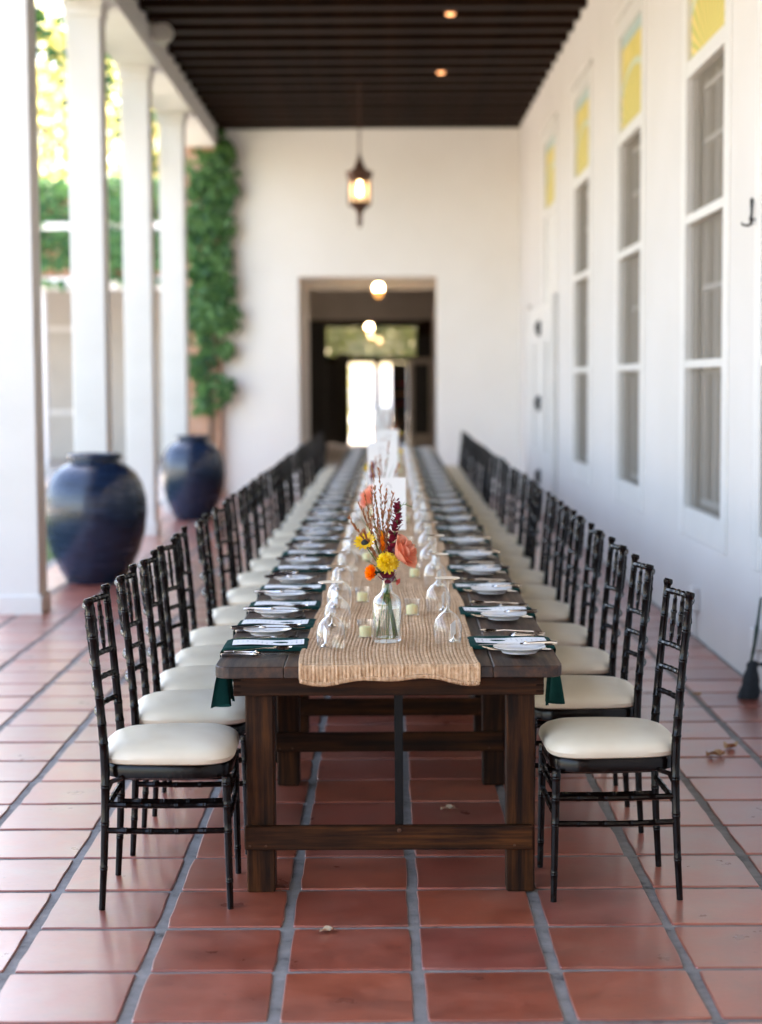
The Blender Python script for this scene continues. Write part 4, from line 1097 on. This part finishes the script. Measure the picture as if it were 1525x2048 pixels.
def daisy(t, c, ax, rad, n, mat, core):
    a, u, v = frame_of(ax); m = MB(); c = Vector(c)
    for L_ in range(2):
        for q in range(n):
            an = 2 * math.pi * (q + .5 * L_ + rnd(-.15, .15)) / n
            d = (u * math.cos(an) + v * math.sin(an)) + a * (.12 + .2 * L_)
            petal(m, c + (u * math.cos(an) + v * math.sin(an)) * rad * .3, d, a, rad * .72 * rnd(.85, 1.1), rad * .16, .12)
    m.build('petals', mat, t)
    MB().lathe([(.001, .010), (rad * .2, .008), (rad * .36, .002), (rad * .36, -.004), (.004, -.012), (.001, -.014)], 14).build('seed_head', core, t, tuple(c), a.to_track_quat('Z', 'Y').to_euler())
def rose(t, c, ax, rad, mat):
    a, u, v = frame_of(ax); m = MB(); c = Vector(c)
    for L_, (n, op, sc) in enumerate(((3, .12, .55), (4, .22, .70), (5, .38, .85), (5, .58, 1.0), (5, .85, 1.05))):
        for q in range(n):
            an0 = 2 * math.pi * q / n + L_ * .7 + rnd(-.15, .15); wid = 2 * math.pi / n * .72
            i = len(m.v); G = 7
            for b_ in range(5):
                f = b_ / 4; rr = rad * sc * (op * .9 * math.sin(min(1, f * 1.1) * 1.5) + .12) + (rad * .13 * max(0, f - .7) / .3 * (1 if L_ > 1 else .2))
                hh = rad * (1.35 * f - .35) * (1.05 - .18 * L_ * .6) - (.10 * rad if (b_ == 4 and L_ > 2) else 0)
                for g_ in range(G):
                    w_ = (g_ / (G - 1) - .5) * 2; edge = 1 - .22 * f * w_ * w_
                    an = an0 + w_ * wid * (.5 + .5 * math.sin(f * 2.4 + .3))
                    m.v.append(tuple(c + (u * math.cos(an) + v * math.sin(an)) * rr + a * hh * edge))
            for b_ in range(4):
                for g_ in range(G - 1):
                    k = i + b_ * G + g_; m.f.append((k, k + 1, k + 1 + G, k + G))
    m.build('bloom', mat, t)
    m = MB()
    for q in range(5):
        an = 2 * math.pi * q / 5; petal(m, c - a * rad * .35, (u * math.cos(an) + v * math.sin(an)) - a * .35, a, rad * .55, rad * .09, -.2)
    m.build('sepals', 'stem', t)
def plume(t, pts, mat, density=1.0, size=.009, start=.45):
    P_ = bez(pts, 40)
    MB().tube([(p, .0011 * (1 - .5 * k / 40)) for k, p in enumerate(P_)], 5).build('stem', 'stem', t)
    m = MB()
    for k in range(int(40 * start), 40):
        ax = (P_[k + 1] - P_[k]).normalized()
        for q in range(int(3 * density)):
            d = ax + Vector((rnd(-.55, .55), rnd(-.55, .55), rnd(-.3, .5)))
            petal(m, P_[k].lerp(P_[k + 1], rnd(-1, 2)) + Vector((rnd(-.002, .002), rnd(-.002, .002), 0)), d, Vector((rnd(-1, 1), rnd(-1, 1), .5)), size * rnd(.7, 1.4), size * .22, .05, 2, .1)
    m.build('seed_plume', mat, t, smooth=False)
def blade(t, pts, w_, mat='stem'):
    P_ = bez(pts, 14); m = MB(); rows = []
    for k, p in enumerate(P_):
        f = k / 14; ww = w_ * (1 - f) ** .6 + .0002
        rows.append([p + Vector((-ww, 0, 0)), p + Vector((0, -ww * .5, 0)), p + Vector((ww, 0, 0))])
    m.loft(rows, False, False); m.build('leaf', mat, t)
def sprig(t, pts, mat, size, n=12):
    P_ = bez(pts, n * 2); MB().tube([(p, .0012) for p in P_], 5).build('stem', 'stem', t); m = MB()
    for k in range(n // 2, n * 2, 1):
        ax = (P_[min(k + 1, 2 * n)] - P_[k - 1]).normalized()
        d = ax * .5 + Vector((rnd(-1, 1), rnd(-.8, .8), rnd(-.4, .9)))
        petal(m, P_[k], d, Vector((0, 0, 1)), size * rnd(.7, 1.2), size * .35, .1, 3, .15)
    m.build('leaves', mat, t)
def snap(t, pts, mat, size):
    P_ = bez(pts, 24); MB().tube([(p, .0018) for p in P_], 6).build('stem', 'stem', t); m = MB()
    for k in range(10, 25):
        s_ = size * (1.15 - .7 * (k - 10) / 15)
        for q in range(4):
            an = q * 1.57 + k * .8; d = Vector((math.cos(an), math.sin(an), .35))
            for z_ in range(3): petal(m, P_[k] + d * s_ * .25 + Vector((0, 0, rnd(-.012, .012))), d + Vector((rnd(-.5, .5), rnd(-.5, .5), rnd(-.5, .5))), Vector((0, 0, 1)), s_, s_ * .42, .4, 3, .5)
    m.build('florets', mat, t)
VP_ = []
for k in range(7):
    y_ = 5.60 if k == 0 else 5.60 + 2.2 * k + .45
    VP_.append((.018 if k == 0 else rnd(-.05, .03) + tx(y_), y_))
VZ = TZ + .0105
prof_o = [(.001, .0), (.044, .0), (.0475, .004), (.0478, .012), (.0474, .128), (.0455, .139), (.038, .150), (.0255, .159), (.0185, .168), (.0165, .182), (.0165, .222), (.0195, .230), (.0195, .234), (.0165, .235)]
prof_i = [(.0140, .234), (.0135, .20), (.0150, .182), (.0165, .167), (.0235, .157), (.036, .147), (.0428, .137), (.0445, .127), (.0445, .02), (.040, .0125), (.001, .011)]
vm = MB().lathe(prof_o + prof_i, 36, caps=False).mesh('bottle', 'vaseglass')
wm = MB().lathe([(.001, .0128), (.039, .0138), (.0437, .021), (.0437, .112), (.001, .112)], 30, caps=False).mesh('water', 'water')
for k, (vx, vy) in enumerate(VP_):
    tbl = ordn(k + 1); where = f'in the {tbl} bottle vase counting towards the doorway'
    t = thing('bottle_vase', f'clear glass bottle vase with cut stems, {tbl} counting towards the doorway', 'vase', (vx, vy, VZ), 0, 'bottle vases on the runner')
    link('bottle', vm, t); link('water', wm, t)
    B = (vx, vy, VZ); grp = 'flowers in the bottle vases'
    def fl_(name, lab, cat): return thing(name, f'{lab} {where}', cat, B, 0, grp)
    neck = (0, 0, .22); low = lambda a: [(.037 * math.cos(a), .037 * math.sin(a), .016), (.020 * math.cos(a + .1), .020 * math.sin(a + .1), .10), (.006 * math.cos(a + .2), .006 * math.sin(a + .2), .175), (.006 * math.cos(a), .006 * math.sin(a), .225)]
    f = (lambda x: x) if k == 0 else (lambda x: x * .8)
    fx = 1 if k % 2 == 0 else -1
    t = fl_('yellow_chrysanthemum', 'bright yellow ruffled chrysanthemum', 'flower'); stem_obj(t, low(3.4) + [(0, -.012, .245)], .0026); mum(t, (.002, -.018, .262), (0.05, -.85, .45), .037, 'yellow', 9)
    t = fl_('peach_rose', 'large peach rose leaning out', 'flower'); stem_obj(t, low(5.5) + [(.025 * fx, -.005, .262)], .0030); rose(t, (.042 * fx, -.012, .290), (.80 * fx, -.30, .42), .060, 'peach')
    t = fl_('yellow_daisy', 'yellow daisy with dark seed head', 'flower'); stem_obj(t, low(2.6) + [(-.04 * fx, -.002, .275), (-.068 * fx, -.005, .318)], .0020); daisy(t, (-.070 * fx, -.008, .330), (-.25, -.55, .75), .040, 13, 'gold', 'seedhead')
    t = fl_('orange_marigold', 'round orange marigold hanging low', 'flower'); stem_obj(t, low(.5) + [(-.025 * fx, -.012, .232), (-.042 * fx, -.018, .228)], .0032, 'darkstem'); mum(t, (-.050 * fx, -.020, .231), (-.8 * fx, -.5, .15), .027, 'orange', 6)
    for q, (tip, b_) in enumerate((((-.045, .0, .575), .2), ((-.022, .01, .55), .6), ((.0, .0, .50), 1.0), ((-.068, .0, .475), 2.0), ((-.085, .01, .445), 2.4), ((-.118, -.01, .405), 3.0), ((.022, .01, .485), 4.0), ((-.03, -.01, .43), 4.4), ((-.075, -.02, .37), 5.0), ((-.05, .02, .50), 5.3), ((.008, -.01, .43), 5.6))):
        if k > 0 and q % 2: continue
        t = fl_('grass_plume', f"rust brown grass plume, {('tallest', 'second tallest', 'upright', 'left leaning', 'arched', 'lowest left', 'right leaning', 'short', 'short left', 'slender', 'short upright')[q]},", 'grass')
        tp = Vector(tip); tp.x *= fx
        plume(t, low(b_) + [tuple(Vector((0, 0, .225)).lerp(tp, .5) + Vector((-.006 * fx + rnd(-.006, .006), 0, .012))), tuple(tp)], 'rust', 1.7, .0125, rnd(.45, .62))
    if k == 0 or k % 2:
        t = fl_('burgundy_snapdragon', 'burgundy snapdragon spike', 'flower'); snap(t, low(.9) + [(.018 * fx, .012, .32), (.036 * fx, .012, .40), (.034 * fx, .012, .455)], 'burgundy', .025)
        t = fl_('red_bud', 'pink red bud low behind the neck', 'flower'); stem_obj(t, low(1.6) + [(.024 * fx, .022, .215), (.032 * fx, .026, .20)], .0015); rose(t, (.033 * fx, .027, .197), (.6 * fx, .2, -.3), .012, 'rose_red')
    t = fl_('orange_celosia', 'flame orange pointed bloom', 'flower'); stem_obj(t, low(4.8) + [(-.012 * fx, .0, .30)], .0022)
    m = MB()
    for q in range(26):
        an = rnd(0, 6.28); zz = rnd(0, .055); petal(m, Vector((-.013 * fx, .0, .295 + zz)), Vector((math.cos(an) * .35, math.sin(an) * .35, 1)), Vector((math.cos(an), math.sin(an), 0)), .022, .0045, .1)
    m.build('bloom', 'orange', t)
    t = fl_('green_sprig', 'small curled green leafy sprig', 'leaf'); sprig(t, low(.3) + [(.03 * fx, .01, .38), (.05 * fx, .01, .45), (.085 * fx, .0, .445)], 'stem', .012, 10)
    t = fl_('leaf_blades', 'thin dark grass leaves', 'leaf')
    for e in ((-.115, -.01, .29), (-.085, -.02, .275), (-.10, 0, .345), (.085, -.02, .315), (.09, .0, .335), (.06, -.02, .235), (-.09, .0, .42), (-.07, .01, .46), (-.05, 0, .52)):
        blade(t, [(0, 0, .2), (e[0] * fx * .45, e[1] * .5, .22 + (e[2] - .22) * .6), (e[0] * fx, e[1], e[2])], .0016, random.choice(('stem', 'darkstem')))

# ---- tall menu / number cards on slim stands
CARDS = [(7.30, .036, .142, .962, 1.187), (9.5, .010, .165, 1.02, 1.262), (12.2, .045, .165, 1.02, 1.255), (15.6, .010, .155, 1.06, 1.305), (19.4, .04, .16, 1.06, 1.30)]
for k, (y_, x, w_, z0, z1) in enumerate(CARDS):
    t = thing('table_sign', f'white card with grey script on slim stand, {ordn(k + 1)} counting towards the doorway', 'sign', (x + (0 if k else 0), y_, TZ + .0105), R(rnd(-4, 4)), 'white cards on stands')
    b0 = z0 - TZ - .0105; hgt = z1 - z0
    cdn = MB().bbox(-w_ / 2, w_ / 2, -.0012, .0012, b0, b0 + hgt, .0004).build('card', 'card', t, smooth=False)
    MB().lathe([(.001, 0), (.032, 0), (.032, .004), (.006, .008), (.0025, .012), (.0025, b0 + .04), (.001, b0 + .041)], 16).build('stand', 'brass', t, (0, .006, 0))
    rr = random.Random(k + 3); ink = MB()
    for q in range(3):
        cz = b0 + hgt * (.80 - .26 * q); cxx = rr.uniform(-.012, .012)
        pts = [(cxx + .016 * math.cos(a * .9 + q) * (1 - .1 * a), -.0022, cz + .02 * math.sin(a * .9 + q)) for a in range(0, 6)]
        ink.tube([(p, .0012) for p in bez(pts, 24)], 5)
        ink.tube([((cxx - .012, -.0022, cz - .026), .0009), ((cxx + .014, -.0022, cz - .024), .0009)], 5)
    ink.build('script', 'ink', cdn)

# ---- fallen leaves on the floor
def fallen(x, y, s_, mat, lab, a):
    t = MB(); n = 9; rows = []
    for q in range(n):
        f = q / (n - 1); w_ = s_ * .36 * math.sin(f * math.pi) ** .7 + .0006
        rows.append([(s_ * (f - .5), -w_, .004 + s_ * .22 * abs(math.sin(f * 5 + a)) + s_ * .10), (s_ * (f - .5), 0, .0035 + s_ * .10 * abs(math.sin(f * 4 + a))), (s_ * (f - .5), w_ * .9, .004 + s_ * .30 * abs(math.cos(f * 4 + a)))])
    t.loft(rows, False, False); t.tube([((s_ * .5, 0, .008), .0012), ((s_ * .75, s_ * .08, .004), .0009)], 5)
    o = t.build('dry_leaf', mat, None, (x, y, 0), (0, 0, a)); tag(o, lab, 'leaf', 'fallen dry leaves')
fallen(-.165, 4.855, .045, 'paleleaf', 'curled pale dry leaf on the tiles in front of the table', .5)
fallen(.242, 6.26, .055, 'paleleaf', 'curled dry leaf on the tiles underneath the table', .3)
fallen(1.415, 7.14, .085, 'deadleaf', 'brown dry leaf near the chair backs, the flatter of a pair', .2)
fallen(1.51, 7.30, .09, 'deadleaf', 'brown dry leaf near the house wall, the upright curled of a pair', 1.1)
fallen(1.60, 8.55, .05, 'deadleaf', 'small brown dry leaf close to the broom', 2.1)
